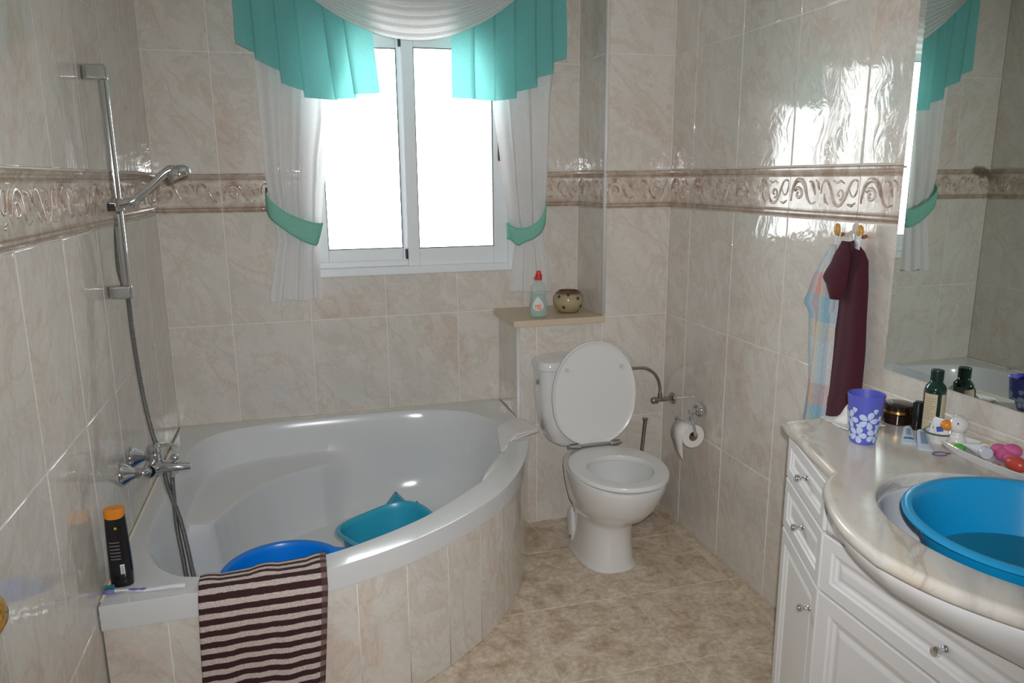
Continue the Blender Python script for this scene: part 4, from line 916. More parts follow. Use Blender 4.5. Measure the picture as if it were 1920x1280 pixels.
# tub contents
def wavy(bm):
    for v in bm.verts:
        l = v.co-Vector((0.755, -0.845, 0.075)); a = math.atan2(l.y, l.x); k = max(0, l.z-0.12)/0.13
        if l.z > 0.12: v.co.z += 0.012*math.cos(2*(a-0.9))*k
        sq = 1+0.055*math.cos(4*(a-0.35)); v.co.x = 0.755+l.x*(1/sq if sq else 1); v.co.y = -0.845+l.y*(1/sq)
t = bluebowl('bucket', 'petrol blue plastic bucket standing in the bathtub', (0.755, -0.845, 0.075), 0.165, 0.12, 0.25, MB3, 0.010, deform=wavy); t['category'] = 'bucket'
lb = thing('lobed_basin', 'bright blue two-lobed plastic basin in the bathtub behind the striped towel', 'basin', (0.50, -1.02, 0.09))
def union_r(a, k, grow=0.0):
    d = Vector((math.cos(a), math.sin(a), 0)); best = 0
    for cx, cy, r in ((-0.075, 0.0, 0.172), (0.048, -0.042, 0.127)):
        b = d.x*cx+d.y*cy; disc = b*b-(cx*cx+cy*cy-(r*k+grow)**2)
        if disc > 0: best = max(best, b+math.sqrt(disc))
    return best
bm = bmn(); rows = []
for k_, z, g in ((0.0, 0.0, None), (0.72, 0.0, 0), (0.76, 0.005, 0), (0.95, 0.185, 0), (1.0, 0.198, 0), (1.0, 0.198, 0.012), (1.0, 0.203, 0.013), (1.0, 0.205, 0.008), (0.97, 0.203, 0), (0.93, 0.190, 0), (0.90, 0.150, 0), (0.86, 0.146, 0), (0.74, 0.012, 0), (0.0, 0.008, None)):
    rows.append([Vector((0.485, -1.005, 0.108+z))+Vector((math.cos(a), math.sin(a), 0))*(0 if g is None else union_r(a, k_, g)) for a in [2*PI*j/80 for j in range(80)]])
grid(bm, rows, closed_u=True); bmesh.ops.remove_doubles(bm, verts=bm.verts, dist=1e-6); obj('basin_wall', bm, MB2, lb, smooth='auto')
wd = thing('bath_sponge', 'petrol blue wedge-shaped sponge lying in the bathtub behind the bucket', 'sponge', (0.91, -0.47, 0.07))
def prism(bm, tri, y0, y1):
    a = [bm.verts.new((x, y0, z)) for x, z in tri]; b = [bm.verts.new((x, y1, z)) for x, z in tri]; n = len(tri)
    cap(bm, a); cap(bm, b, True)
    for k in range(n): cap(bm, [a[k], a[(k+1) % n], b[(k+1) % n], b[k]])
bm = bmn(); prism(bm, [(0.78, 0.070), (0.915, 0.070), (0.895, 0.165), (0.832, 0.240), (0.77, 0.160)], -0.40, -0.35); bmesh.ops.bevel(bm, geom=bm.edges[:], offset=0.004, segments=2, affect='EDGES'); obj('large_fin', bm, MB3, wd, smooth='auto')
bm = bmn(); prism(bm, [(0.865, 0.070), (0.965, 0.070), (0.94, 0.17), (0.905, 0.225), (0.875, 0.16)], -0.47, -0.43); bmesh.ops.bevel(bm, geom=bm.edges[:], offset=0.004, segments=2, affect='EDGES'); obj('small_fin', bm, MB3, wd, smooth='auto')
bm = bmn(); box(bm, (0.80, -0.47, 0.069), (0.94, -0.35, 0.085), 0.004); obj('foot', bm, MB3, wd, smooth='auto')

# ------------------------------------------------------------------ things on the bath edge
shp = thing('shampoo_bottle', 'black shampoo bottle with an orange cap on the bath edge', 'bottle', (0.040, -1.285, ZR))
def ov(cx, cy, a, b, rot, n=36, sq=2.4):
    out = []
    for k in range(n):
        t = 2*PI*k/n; x = a*math.copysign(abs(math.cos(t))**(2/sq), math.cos(t)); y = b*math.copysign(abs(math.sin(t))**(2/sq), math.sin(t))
        out.append(Vector((cx+x*math.cos(rot)-y*math.sin(rot), cy+x*math.sin(rot)+y*math.cos(rot), 0)))
    return out
bm = bmn(); BX, BY = 0.0385, -1.287
loft(bm, [(ov(BX, BY, a, b, 0.0), ZR+z) for a, b, z in ((0.024, 0.016, 0.0005), (0.0265, 0.019, 0.004), (0.027, 0.020, 0.04), (0.026, 0.020, 0.10), (0.0245, 0.019, 0.155), (0.0235, 0.018, 0.180), (0.0235, 0.018, 0.190))]); bb_ = obj('bottle', bm, M['black'], shp, smooth='auto')
bm = bmn(); s1_ = ov(BX, BY, 0.0237, 0.0182, 0.0); V = grid(bm, [[p+Vector((0, 0, ZR+0.1905+(-0.008*max(0, -(p.y-BY)/0.019)))) for p in s1_], [p+Vector((0, 0, ZR+0.203)) for p in s1_], [p*0.94+Vector((BX, BY, 0))*0.06+Vector((0, 0, ZR+0.207)) for p in s1_]], closed_u=True); cap(bm, V[0], True); cap(bm, V[-1]); obj('cap', bm, M['orange'], shp, smooth='auto')
def label_patch(parent, x0, x1, z0, z1, m, name='printed_label'):
    bm = bmn(); rows = []
    for k in range(2): rows.append([Vector((x, BY-0.0203*max(0, 1-abs((x-BX)/0.027)**2.4)**(1/2.4)-0.0008, ZR+(z0, z1)[k])) for x in [x0+(x1-x0)*j/6 for j in range(7)]])
    grid(bm, rows); return obj(name, bm, m, parent)
label_patch(bb_, BX+0.003, BX+0.013, 0.038, 0.064, M['white'], 'barcode_label')
bmc = pm('grey_print', (0.16, 0.16, 0.17), 0.5); bmy = pm('yellow_print', (0.5, 0.38, 0.05), 0.5)
label_patch(bb_, BX+0.0, BX+0.006, 0.158, 0.164, bmy, 'yellow_mark')
for z in (0.122, 0.113, 0.104, 0.095, 0.086, 0.078): label_patch(bb_, BX-0.016, BX+0.008, z, z+0.003, bmc, 'print_line')
for z in (0.040, 0.044, 0.048, 0.052, 0.057): label_patch(bb_, BX+0.0045, BX+0.0115, z, z+0.0015, bmc, 'barcode_line').location.y -= 0.0006
tbr = thing('toothbrush', 'purple and white toothbrush lying on the bath edge', 'toothbrush', (0.09, -1.345, ZR))
def TBP(s): return Vector((0.004+s*0.190, -1.328-0.024*s, ZR+0.0065+0.002*math.sin(9*s)))
bm = bmn(); tube(bm, [TBP(s/20) for s in range(0, 21)], [0.0055, 0.0055, 0.004, 0.004, 0.005, 0.0068, 0.0055, 0.0075, 0.006, 0.0075, 0.006], 10, flat=(1, 1, 0.75)); obj('handle', bm, M['white'], tbr, smooth=True)
bm = bmn(); tube(bm, [TBP(s)+Vector((0, -0.001, 0.0022)) for s in (0.30, 0.36, 0.42, 0.48, 0.54)], [0.002, 0.0045, 0.003, 0.005, 0.003], 10, flat=(1, 1, 0.7)); obj('grip', bm, pm('violet_rubber', (0.20, 0.14, 0.48), 0.5), tbr, smooth=True)
bm = bmn(); tube(bm, [TBP(0.0)+Vector((0.0, -0.004, 0)), TBP(0.13)+Vector((0, -0.004, 0))], 0.0045, 10); obj('tongue_cleaner', bm, pm('violet_plastic', (0.25, 0.18, 0.55), 0.5), tbr, smooth=True)
bm = bmn()
for k in range(7):
    for j in (-1, 0, 1):
        p = TBP(0.015+0.018*k)+Vector((0, 0.002*j+0.002, 0.004)); lathe(bm, [(0.0013, 0), (0.0012, 0.011), (0, 0.0112)], p, 6)
br_ = obj('bristles', bm, pm('teal_bristles', (0.03, 0.25, 0.27), 0.6), tbr); 
# folded face cloth
fc_ = thing('face_cloth', 'folded pale cotton face cloth on the bath corner by the toilet', 'cloth', (1.33, -0.44, ZR))
def clothlayer(z, k, drop):
    rows = []; c0, c1, c2, c3 = Vector((1.366, -0.335, 0)), Vector((1.398, -0.500, 0)), Vector((1.215, -0.575, 0)), Vector((1.245, -0.395, 0))
    for i in range(13):
        u = i/12; row = []
        for j in range(13):
            v = j/12; p = (c0*(1-u)+c3*u)*(1-v)+(c1*(1-u)+c2*u)*v
            dz = -drop*max(0, u-0.55)**1.6*2.4*(0.35+v); dz = max(dz, -0.05)
            row.append(Vector((p.x*k+1.30*(1-k), p.y*k-0.45*(1-k), ZR+z+dz+0.0015*math.sin(9*u+5*v+z*300))))
        rows.append(row)
    return rows
for z, k, nm in ((0.0045, 0.985, 'lower_fold'), (0.0145, 1.0, 'upper_fold')):
    bm = bmn(); grid(bm, clothlayer(z+0.001, k, 0.075)); o = obj(nm, bm, M['cloth'], fc_, smooth=True); solidify(o, 0.008, 0); subsurf(o, 1)
# striped bath towel over the front edge
bm = bmn(); prof_ = [(-1.279, 0.4795), (-1.285, 0.4815), (-1.298, 0.4825), (-1.325, 0.4845), (-1.352, 0.4845), (-1.374, 0.4825), (-1.391, 0.472), (-1.398, 0.45), (-1.400, 0.42), (-1.402, 0.38)]+[(-1.403-0.0004*k, 0.38-0.03*k) for k in range(1, 12)]
acc = [0]
for a, b in zip(prof_[:-1], prof_[1:]): acc.append(acc[-1]+math.hypot(b[0]-a[0], b[1]-a[1]))
rows = []
NUU = 48; uvs = {}
for i, (y, z) in enumerate(prof_):
    row = []
    for j in range(NUU+1):
        u = j/NUU; hang = max(0, (0.45-z))/0.4; rip = 0.010*math.sin(2*PI*1.6*u+0.6)*hang+0.004*math.sin(2*PI*4.3*u+2)*hang
        top = 0.006*max(0, math.sin(2*PI*2.2*u+1.0))*(1 if 1 <= i <= 4 else 0)
        xl, xr = 0.226-0.014*hang, 0.536-0.034*hang
        yy = y-(rip if i > 6 else 0)-0.004*(i > 6)-0.045*(1-u)*max(0, 1-i/5); row.append(Vector((xl+(xr-xl)*u, yy, z+top-0.012*math.sin(PI*u)*hang*0.3)))
    rows.append(row)
grid(bm, rows, uv=lambda a, b: (b/NUU, acc[a])); o = obj('striped_towel', bm, M['striped'], smooth=True); solidify(o, 0.006, 0); tag(o, 'brown and cream striped towel hung over the bath front', 'towel')

# ------------------------------------------------------------------ hooks and hand towels
def wall_hook(y, label):
    t = thing('wall_hook', label, 'hook', (W, y, 1.315), 'wooden wall hooks')
    bm = bmn(); tube(bm, [(W-0.0005, y+0.01, 1.305), (W-0.012, y+0.01, 1.303), (2.006, y+0.004, 1.312)], 0.0055, 10, smooth=3); obj('stem', bm, pm('brown_wood', (0.30, 0.12, 0.03), 0.4), t, smooth=True)
    bm = bmn(); ball(bm, (2.002, y, 1.320), 0.0145, (0.55, 0.75, 1.2)); obj('knob', bm, pm('amber_wood', (0.60, 0.31, 0.07), 0.35), t, smooth=True)
wall_hook(-1.388, 'amber wooden wall hook carrying the pastel plaid towel'); wall_hook(-1.480, 'amber wooden wall hook carrying the plum towel')
def hanging(name, tab, xo, folds, amp, seed, m, parent=None, thick=0.008, hems=None):
    """tab rows: (z, y_left, y_right); left is towards the window"""
    rnd = random.Random(seed); ph = [rnd.uniform(0, 6) for _ in range(4)]; NU, NV = 44, 60; zs = [t[0] for t in tab]; z0, z1 = min(zs), max(zs); rows = []
    for j in range(NV+1):
        z = z1+(z0-z1)*j/NV; ya, yb = interp(tab, z); row = []
        g = min(1, (z1-z)/0.10)
        for i in range(NU+1):
            u = i/NU; f = math.sin(2*PI*folds*u+ph[0]+0.6*math.sin(2.2*z+ph[1]))+0.3*math.sin(2*PI*folds*2.3*u+ph[2]); f = f*amp*(0.35+0.65*g)
            row.append(Vector((xo-0.016*math.sin(PI*u)*g+f, ya+(yb-ya)*u, z)))
        rows.append(row)
    bm = bmn(); grid(bm, rows, uv=lambda a, b: (b/NU, a/NV)); o = obj(name, bm, m, parent, smooth=True); solidify(o, thick, 0); return o
pt = thing('hand_towel', 'pastel plaid hand towel hanging nearest the corner', 'towel', (2.0, -1.36, 0.6), 'towels on the wall hooks')
hanging('cloth', [(1.275, -1.372, -1.398), (1.22, -1.335, -1.41), (1.15, -1.300, -1.425), (1.095, -1.278, -1.43), (1.070, -1.305, -1.43), (0.99, -1.312, -1.43), (0.86, -1.325, -1.43), (0.62, -1.300, -1.42)], 2.004, 1.6, 0.007, 5, M['plaid'], pt, 0.006)
hanging('front_fold', [(1.275, -1.376, -1.395), (1.20, -1.362, -1.405), (1.10, -1.352, -1.412), (0.95, -1.345, -1.405), (0.62, -1.33, -1.385)], 1.992, 1.0, 0.004, 9, M['plaid'], pt, 0.005)
bm = bmn(); tube(bm, [(2.004, -1.382, 1.270), (2.008, -1.382, 1.308), (2.010, -1.388, 1.314), (2.008, -1.395, 1.308), (2.004, -1.392, 1.270)], 0.0022, 8, smooth=4); obj('hanging_loop', bm, M['white'], pt, smooth=True)
pp = thing('hand_towel', 'dark plum hand towel hanging nearest the mirror', 'towel', (1.99, -1.46, 0.6), 'towels on the wall hooks')
hanging('cloth', [(1.290, -1.446, -1.462), (1.27, -1.440, -1.500), (1.24, -1.434, -1.520), (1.17, -1.425, -1.530), (1.10, -1.424, -1.533), (0.99, -1.415, -1.540), (0.88, -1.400, -1.540), (0.775, -1.385, -1.535), (0.60, -1.38, -1.53)], 2.004, 0.9, 0.005, 2, M['plum'], pp, 0.012)
hanging('folded_flap', [(1.292, -1.446, -1.470), (1.24, -1.415, -1.482), (1.183, -1.380, -1.478), (1.165, -1.398, -1.474), (1.13, -1.424, -1.460)], 1.978, 0.5, 0.003, 12, M['plum'], pp, 0.009)
hanging('woven_band', [(0.835, -1.395, -1.536), (0.805, -1.391, -1.535)], 2.0015, 0.9, 0.007, 2, M['plumband'], pp, 0.020)
bm = bmn(); grid(bm, [[Vector((2.000-0.004*j, -1.468-0.003*j+0.0*k, 1.318-0.022*j)), Vector((2.000-0.004*j, -1.490-0.003*j, 1.314-0.022*j))] for j, k in ((0, 0), (1, 0), (2, 0))]); solidify(obj('care_label', bm, M['white'], pp), 0.001)

# ------------------------------------------------------------------ things on the worktop
CT = 0.8502
cup = thing('tumbler', 'blue plastic tumbler printed with white flowers on the worktop', 'tumbler', (1.780, -1.800, CT))
m_c, n_c, p_c = mat('translucent_blue_plastic'); p_c.inputs['Base Color'].default_value = (0.13, 0.15, 0.66, 1); p_c.inputs['Roughness'].default_value = 0.35; p_c.inputs['Transmission Weight'].default_value = 0.25; p_c.inputs['Subsurface Weight'].default_value = 0.0
CCX, CCY = 1.782, -1.808; CH = 0.119; RB, RT = 0.0285, 0.0415
bm = bmn(); lathe(bm, [(0.0, 0.0), (RB-0.002, 0.0), (RB, 0.003), (RT, CH-0.001), (RT-0.0008, CH), (RT-0.0016, CH-0.001), (RB-0.0018, 0.006), (0.0, 0.005)], (CCX, CCY, CT), 48, close=False); bmesh.ops.remove_doubles(bm, verts=bm.verts, dist=1e-6); cw = obj('cup_wall', bm, m_c, cup, smooth='auto')
bm = bmn()
def cup_pt(th_, z, off=0.0005):
    r = RB+(RT-RB)*z/CH+off; return Vector((CCX+r*math.cos(th_), CCY+r*math.sin(th_), CT+z))
def blob(th0, z0, L_, Wd, ang, n=12):
    rmid = RB+(RT-RB)*z0/CH; vs = []
    for k in range(n):
        t = 2*PI*k/n; a = L_/2*(1-math.cos(t)); b = Wd/2*math.sin(t)*math.sin(t/2)**0.6*1.25
        vs.append(bm.verts.new(cup_pt(th0+(a*math.cos(ang)-b*math.sin(ang))/rmid, min(CH-0.002, max(0.003, z0+a*math.sin(ang)+b*math.cos(ang))))))
    c = bm.verts.new(cup_pt(th0+(L_/2*math.cos(ang))/rmid, min(CH-0.002, max(0.003, z0+L_/2*math.sin(ang))), 0.0009))
    for k in range(n): cap(bm, [c, vs[k], vs[(k+1) % n]])
rnd = random.Random(4)
for i in range(5):
    for (dz, sz, off) in ((0.061, 0.0205, 0.0), (0.0245, 0.0185, 0.6)):
        th0 = math.radians(-118)+i*2*PI/5+off; r0 = RB+(RT-RB)*dz/CH
        for k in range(5): blob(th0+0.0025*math.cos(k*1.257+0.3*i)/r0, dz+0.0025*math.sin(k*1.257+0.3*i), sz, 0.0135, k*1.2566+0.3*i)
    th0 = math.radians(-118)+i*2*PI/5+0.45
    blob(th0, 0.078, 0.014, 0.009, 1.9); blob(th0-0.1, 0.080, 0.012, 0.008, 1.0); blob(th0+0.05, 0.050, 0.012, 0.009, -0.5)
obj('flower_print', bm, pm('pale_blue_print', (0.50, 0.60, 0.80), 0.5), cw)
# crumpled tissue
bm = bmn(); rows = []
for i in range(18):
    row = []
    for j in range(18):
        u, v = i/17, j/17; x = 1.800+0.115*u; y = -1.735+0.105*v
        d = max(0, 1-((u-0.62)**2+(v-0.5)**2)*5.0); nz = noise.noise(Vector((u*4.2, v*4.2, 1.3)))
        z = 0.002+0.075*d**1.2*(0.75+0.6*nz)+0.005*abs(noise.noise(Vector((u*9, v*9, 7))))
        row.append(Vector((x+0.012*nz, y+0.012*noise.noise(Vector((u*4, v*4, 5))), CT+max(0.0008, z))))
    rows.append(row)
grid(bm, rows); o = obj('crumpled_tissue', bm, M['paper'], smooth=False); solidify(o, 0.0006, 1); tag(o, 'crumpled white tissue on the worktop beside the blue tumbler', 'tissue')
# cream jar
jr_ = thing('cream_jar', 'dark brown cream jar with a gold band on the worktop', 'jar', (1.972, -1.718, CT))
md_, nd_, pd_ = mat('dark_brown_glass'); pd_.inputs['Base Color'].default_value = (0.018, 0.008, 0.006, 1); pd_.inputs['Roughness'].default_value = 0.07
JC = (1.970, -1.712, CT)
bm = bmn(); lathe(bm, [(0.0, 0.0), (0.034, 0.0), (0.037, 0.003), (0.037, 0.026), (0.034, 0.029), (0, 0.029)], JC, 40); obj('jar_body', bm, md_, jr_, smooth='auto')
bm = bmn(); lathe(bm, [(0.036, 0.029), (0.0378, 0.029), (0.0378, 0.036), (0.036, 0.036)], JC, 40); obj('gold_band', bm, M['gold'], jr_, smooth='auto')
bm = bmn(); lathe(bm, [(0.037, 0.036), (0.0375, 0.038), (0.0365, 0.048), (0.033, 0.051), (0.0, 0.0515)], JC, 40); obj('lid', bm, md_, jr_, smooth='auto')
# small dark bottle
sd = thing('small_bottle', 'small black cosmetic bottle between the brown jar and the green bottle', 'bottle', (1.975, -1.768, CT))
bm = bmn(); lathe(bm, [(0.0, 0.0), (0.012, 0.0), (0.013, 0.002), (0.013, 0.036), (0, 0.036)], (1.972, -1.772, CT), 20); obj('bottle', bm, M['black'], sd, smooth='auto')
bm = bmn(); lathe(bm, [(0.0, 0.0365), (0.0125, 0.0365), (0.0125, 0.070), (0.010, 0.072), (0, 0.072)], (1.972, -1.772, CT), 20); obj('cap', bm, M['black'], sd, smooth='auto')
# green bottle with label
gb = thing('green_bottle', 'dark green glass bottle with a cream label beneath the mirror', 'bottle', (1.982, -1.806, CT))
mg = pm('dark_green_glass', (0.006, 0.035, 0.022), 0.1, Coat_Weight=0.5); GC = (1.984, -1.806, CT)
bm = bmn(); lathe(bm, [(0.0, 0.0), (0.022, 0.0), (0.0245, 0.003), (0.0245, 0.110), (0.022, 0.120), (0.014, 0.130), (0.013, 0.134), (0, 0.134)], GC, 36); gbo = obj('bottle', bm, mg, gb, smooth='auto')
bm = bmn(); lathe(bm, [(0.0, 0.134), (0.0145, 0.134), (0.0145, 0.158), (0.0135, 0.160), (0, 0.160)], GC, 28); obj('cap', bm, pm('green_black_cap', (0.006, 0.022, 0.016), 0.3), gb, smooth='auto')
def wrap(parent, c, r, a0, a1, z0, z1, m, name):
    bm = bmn(); grid(bm, [[Vector((c[0]+r*math.cos(a0+(a1-a0)*j/14), c[1]+r*math.sin(a0+(a1-a0)*j/14), c[2]+z)) for j in range(15)] for z in (z0, z1)]); return obj(name, bm, m, parent, smooth=True)
ml_ = pm('cream_label', (0.55, 0.46, 0.31), 0.55); a_c = math.atan2(CAM_POS.y-GC[1], CAM_POS.x-GC[0])
wrap(gbo, GC, 0.0249, a_c-1.0, a_c+0.25, 0.012, 0.104, ml_, 'cream_label'); wrap(gbo, GC, 0.0249, a_c+0.62, a_c+1.6, 0.012, 0.104, ml_, 'cream_label')
wrap(gbo, GC, 0.0252, a_c-0.28, a_c+0.10, 0.016, 0.036, M['white'], 'barcode_label')
for k in range(9): wrap(gbo, GC, 0.0253, a_c-0.9, a_c+(0.10 if k % 3 else -0.2), 0.042+0.0062*k, 0.0432+0.0062*k, pm('brown_print', (0.30, 0.22, 0.14), 0.6), 'print_line')
for k in range(6): wrap(gbo, GC, 0.0254, a_c-0.25+0.055*k, a_c-0.225+0.055*k, 0.018, 0.034, M['black'], 'barcode_line')
# tubes lying on the worktop
def lying_tube(name, label, P0, P1, r, body, capm, flat_w=None, marks=None, z=CT, group=None):
    """P0: cap end, P1: crimped end"""
    t = thing(name, label, 'tube', (P0[0], P0[1], z), group); a, b = Vector((*P0, 0)), Vector((*P1, 0)); d = (b-a).normalized(); s = Vector((-d.y, d.x, 0)); Lg = (b-a).length
    fw_ = flat_w or r*1.5; bm = bmn(); rows = []
    for k in range(11):
        u = k/10; hw = r+(fw_-r)*u; hh = r*(1-u)**0.8+0.0012; c = a+d*(Lg*(0.16+0.84*u))+Vector((0, 0, z+hh+0.0003))
        rows.append([c+s*hw*math.cos(2*PI*j/20)+Vector((0, 0, hh*math.sin(2*PI*j/20))) for j in range(20)])
    V = grid(bm, rows, closed_u=True); cap(bm, V[0]); cap(bm, V[-1]); bo = obj('tube_body', bm, body, t, smooth='auto')
    bm = bmn(); Mc = Matrix(((s.x, 0, d.x, 0), (s.y, 0, d.y, 0), (0, 1, 0, 0), (0, 0, 0, 1)))
    lathe(bm, [(0.0, 0.0), (r*0.86, 0.0), (r*0.95, Lg*0.02), (r*0.97, Lg*0.16), (0, Lg*0.16)], a+Vector((0, 0, z+r)), 20, Mc); obj('cap', bm, capm, t, smooth='auto')
    for (u0, u1, w0, mm) in (marks or []):
        bm = bmn(); rr = []
        for k in range(5):
            u = u0+(u1-u0)*k/4; hw = r+(fw_-r)*u; hh = r*(1-u)**0.8+0.0012; c = a+d*(Lg*(0.16+0.84*u))+Vector((0, 0, z+hh+0.0003))
            rr.append([c+s*hw*w0*q+Vector((0, 0, hh*math.sqrt(1-(w0*q)**2)+0.0006)) for q in (-1, -0.5, 0, 0.5, 1)])
        grid(bm, rr); obj('print_patch', bm, mm, bo, smooth=True)
    return t
mlb = pm('pale_blue_tube', (0.55, 0.62, 0.72), 0.4); mbl = pm('blue_grey_print', (0.22, 0.30, 0.42), 0.5); mteal = pm('teal_print', (0.03, 0.18, 0.28), 0.5)
lying_tube('cosmetic_tube', 'small pale tube lying on the worktop, nearer the blue tumbler', (1.926, -1.792), (1.870, -1.858), 0.0105, mlb, M['white'], 0.017, [(0.15, 0.55, 0.4, mbl), (0.68, 0.78, 0.7, mteal)], group='small tubes on the worktop')
lying_tube('cosmetic_tube', 'small pale tube lying on the worktop, farther from the blue tumbler', (1.936, -1.822), (1.876, -1.902), 0.0105, mlb, M['white'], 0.0165, [(0.1, 0.75, 0.5, mbl)], group='small tubes on the worktop')
# white pot of small tubes
wp = thing('ceramic_pot', 'small white pot with a green rim holding sachets on the worktop', 'pot', (1.955, -1.858, CT)); WC_ = (1.955, -1.858, CT)
bm = bmn(); lathe(bm, [(0.0, 0.0), (0.024, 0.0), (0.026, 0.003), (0.028, 0.018), (0.032, 0.024), (0.0305, 0.025), (0.026, 0.018), (0.022, 0.005), (0.0, 0.004)], WC_, 32, close=False); bmesh.ops.remove_doubles(bm, verts=bm.verts, dist=1e-6); wpo = obj('pot_body', bm, M['ceramic'], wp, smooth='auto')
bm = bmn(); lathe(bm, [(0.0312, 0.0215), (0.0326, 0.0245), (0.0318, 0.0262), (0.0300, 0.0255)], WC_, 32, close=False); obj('rim_band', bm, pm('dark_green_band', (0.06, 0.12, 0.03), 0.4), wp, smooth=True)
grn = pm('green_print', (0.18, 0.42, 0.05), 0.5); blu = pm('blue_print', (0.04, 0.10, 0.40), 0.5)
for k, (dx, dy, ty, tx, hgt, mk) in enumerate(((-0.006, 0.008, 0.20, 0.25, 0.052, grn), (0.004, -0.008, -0.22, 0.15, 0.047, blu))):
    t = thing('sachet', ('white sachet with green print standing in the small white pot', 'white sachet with blue print standing in the small white pot')[k], 'sachet', (WC_[0], WC_[1], CT+0.01), 'sachets in the small pot')
    Mt = Matrix.Translation((WC_[0]+dx, WC_[1]+dy, CT+0.006)) @ Matrix.Rotation(-0.9+0.25*k, 4, 'Z') @ Matrix.Rotation(ty, 4, 'Y')
    bm = bmn(); box(bm, (-0.015, -0.0035, 0), (0.015, 0.0035, hgt), 0.003, 2, Mt); so_ = obj('sachet_body', bm, M['white'], t, smooth='auto')
    bm = bmn(); box(bm, (-0.010, -0.0041, hgt*0.45), (0.004, -0.0034, hgt*0.72), 0, 1, Mt); obj('print_patch', bm, mk, so_)
# hair tie
bm = bmn(); tube(bm, [(1.888+0.015*math.cos(a)*1.15, -1.930+0.011*math.sin(a), CT+0.0016) for a in [2*PI*k/28 for k in range(28)]]+[(1.905, -1.930, CT+0.002), (1.913, -1.936, CT+0.0016)], 0.0014, 8); tag(obj('hair_tie', bm, pm('purple_elastic', (0.18, 0.09, 0.22), 0.6), smooth=True), 'thin purple hair tie on the worktop', 'hair tie')
# oval dish with bathroom odds and ends
DC = Vector((1.955, -2.030, CT)); 
bm = bmn(); rows = []
for k_, z in ((0.0, 0.0), (0.82, 0.0), (0.92, 0.006), (1.0, 0.020), (0.985, 0.0215), (0.90, 0.009), (0.80, 0.0035), (0.0, 0.003)):
    rows.append([DC+Vector((0.052*k_*math.cos(a), 0.170*k_*math.sin(a), z)) for a in [2*PI*j/56 for j in range(56)]])
grid(bm, rows, closed_u=True); bmesh.ops.remove_doubles(bm, verts=bm.verts, dist=1e-6); tag(obj('oval_dish', bm, M['ceramic'], smooth='auto'), 'long white oval dish of oddments on the worktop under the mirror', 'dish')
dk = thing('duck_figure', 'white ceramic bird figure with an orange beak at the end of the dish', 'figurine', (1.965, -1.905, CT+0.003)); DX, DY = 1.966, -1.898
bm = bmn(); lathe(bm, [(0.0, 0.004), (0.021, 0.004), (0.023, 0.010), (0.017, 0.022), (0.0125, 0.032), (0.013, 0.040), (0, 0.042)], (DX, DY, CT), 28); ball(bm, (DX, DY, CT+0.053), 0.0215, (1, 1, 1.05)); do = obj('body', bm, M['ceramic'], dk, smooth=True)
hd = Vector((-0.95, -0.05, 0)).normalized(); hd = Vector((-0.72, 0.45, 0)).normalized()
bm = bmn(); ball(bm, Vector((DX, DY, CT+0.050))+hd*0.023, 0.0145, (1.05, 0.95, 0.85)); obj('beak', bm, M['orange'], dk, smooth=True)
for sgn in (1,):
    e = Vector((-0.75, -0.62, 0.25)).normalized(); bm = bmn(); ball(bm, Vector((DX, DY, CT+0.055))+e*0.0212, 0.002); obj('eye', bm, M['black'], dk, smooth=True)
lying_tube('cream_tube', 'white tube with round clear cap lying in the oval dish', (1.934, -2.008), (1.972, -1.918), 0.0145, M['white'], pm('frosted_cap', (0.62, 0.66, 0.74), 0.2), 0.017, [], z=CT+0.010)
ob = thing('pink_puff', 'pink soft bath puff in the oval dish', 'puff', (1.975, -2.015, CT+0.004))
bm = bmn()
for (x, y, z, r) in ((1.980, -1.998, 0.024, 0.018), (1.972, -2.018, 0.022, 0.019), (1.985, -2.024, 0.032, 0.018), (1.965, -2.034, 0.022, 0.014)): ball(bm, (x, y, CT+z), r, (1, 1.1, 0.8))
obj('puff_body', bm, pm('pink_nylon', (0.62, 0.12, 0.30), 0.6), ob, smooth=True)
bm = bmn(); ball(bm, (1.944, -2.070, CT+0.023), 0.019, (0.9, 1.3, 0.9)); tag(obj('red_soap', bm, pm('red_soap', (0.55, 0.07, 0.05), 0.3), smooth=True), 'rounded red soap at the near end of the oval dish', 'soap')
bm = bmn(); ball(bm, (1.936, -1.935, CT+0.013), 0.011, (1.1, 1.2, 0.8)); ball(bm, (1.929, -1.946, CT+0.012), 0.007); tag(obj('green_toy', bm, pm('green_plastic', (0.07, 0.42, 0.05), 0.4), smooth=True), 'small green plastic piece in the dish beside the bird figure', 'toy')
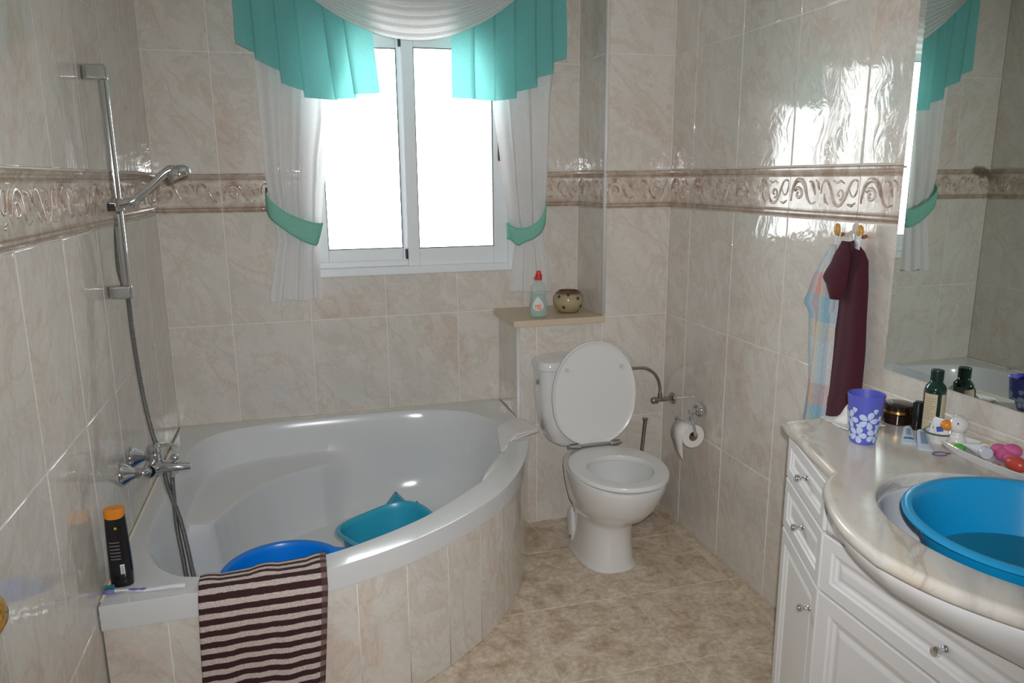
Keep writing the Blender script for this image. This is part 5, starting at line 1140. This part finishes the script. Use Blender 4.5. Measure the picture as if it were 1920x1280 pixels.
bm = bmn(); ball(bm, (1.938, -1.916, CT+0.0125), 0.007, (1.2, 1, 0.8)); tag(obj('yellow_toy', bm, pm('yellow_plastic', (0.72, 0.52, 0.08), 0.4), smooth=True), 'small yellow plastic piece in the dish beside the bird figure', 'toy')
bm = bmn(); ball(bm, (1.992, -1.950, CT+0.018), 0.009, (0.9, 1.5, 0.7)); tag(obj('yellow_sponge', bm, pm('pale_yellow_sponge', (0.68, 0.62, 0.25), 0.7), smooth=True), 'pale yellow sponge piece behind the tube in the oval dish', 'sponge')
bm = bmn(); ball(bm, (1.930, -2.040, CT+0.0105), 0.0045, (1, 1.3, 0.8)); tag(obj('brown_bead', bm, pm('amber_bead', (0.40, 0.15, 0.03), 0.4), smooth=True), 'tiny brown bead in the oval dish near the red soap', 'bead')
# ------------------------------------------------------------------ open door with brass knob beside the camera
dr = bpy.data.objects.new('door_1', None); COL.objects.link(dr); dr['kind'] = 'structure'; WLOC[dr] = Vector((0, 0, 0))
A = Vector((0.140, -2.315, 0)); B = Vector((0.095, -3.105, 0)); d_ = (B-A).normalized(); n_ = Vector((-d_.y, d_.x, 0)); n_ = n_ if n_.x > 0 else -n_
Md = Matrix(((d_.x, n_.x, 0, A.x), (d_.y, n_.y, 0, A.y), (0, 0, 1, 0), (0, 0, 0, 1)))
bm = bmn(); box(bm, (0, -0.04, 0.01), (0.79, 0, 2.03), 0.002, 1, Md); box(bm, (0.12, -0.002, 0.15), (0.67, 0.006, 0.9), 0.003, 1, Md); box(bm, (0.12, -0.002, 1.05), (0.67, 0.006, 1.9), 0.003, 1, Md); obj('leaf', bm, M['laminate'], dr)
Mk = Md @ Matrix.Translation((0.086, 0, 1.035)) @ Matrix.Rotation(-PI/2, 4, 'X')
bm = bmn(); lathe(bm, [(0.0, -0.0), (0.026, 0.0), (0.026, 0.004), (0.010, 0.008), (0.009, 0.030), (0.018, 0.038), (0.023, 0.050), (0.020, 0.064), (0.010, 0.070), (0, 0.071)], (0, 0, 0), 28, Mk); obj('knob', bm, M['brass'], dr, smooth='auto')
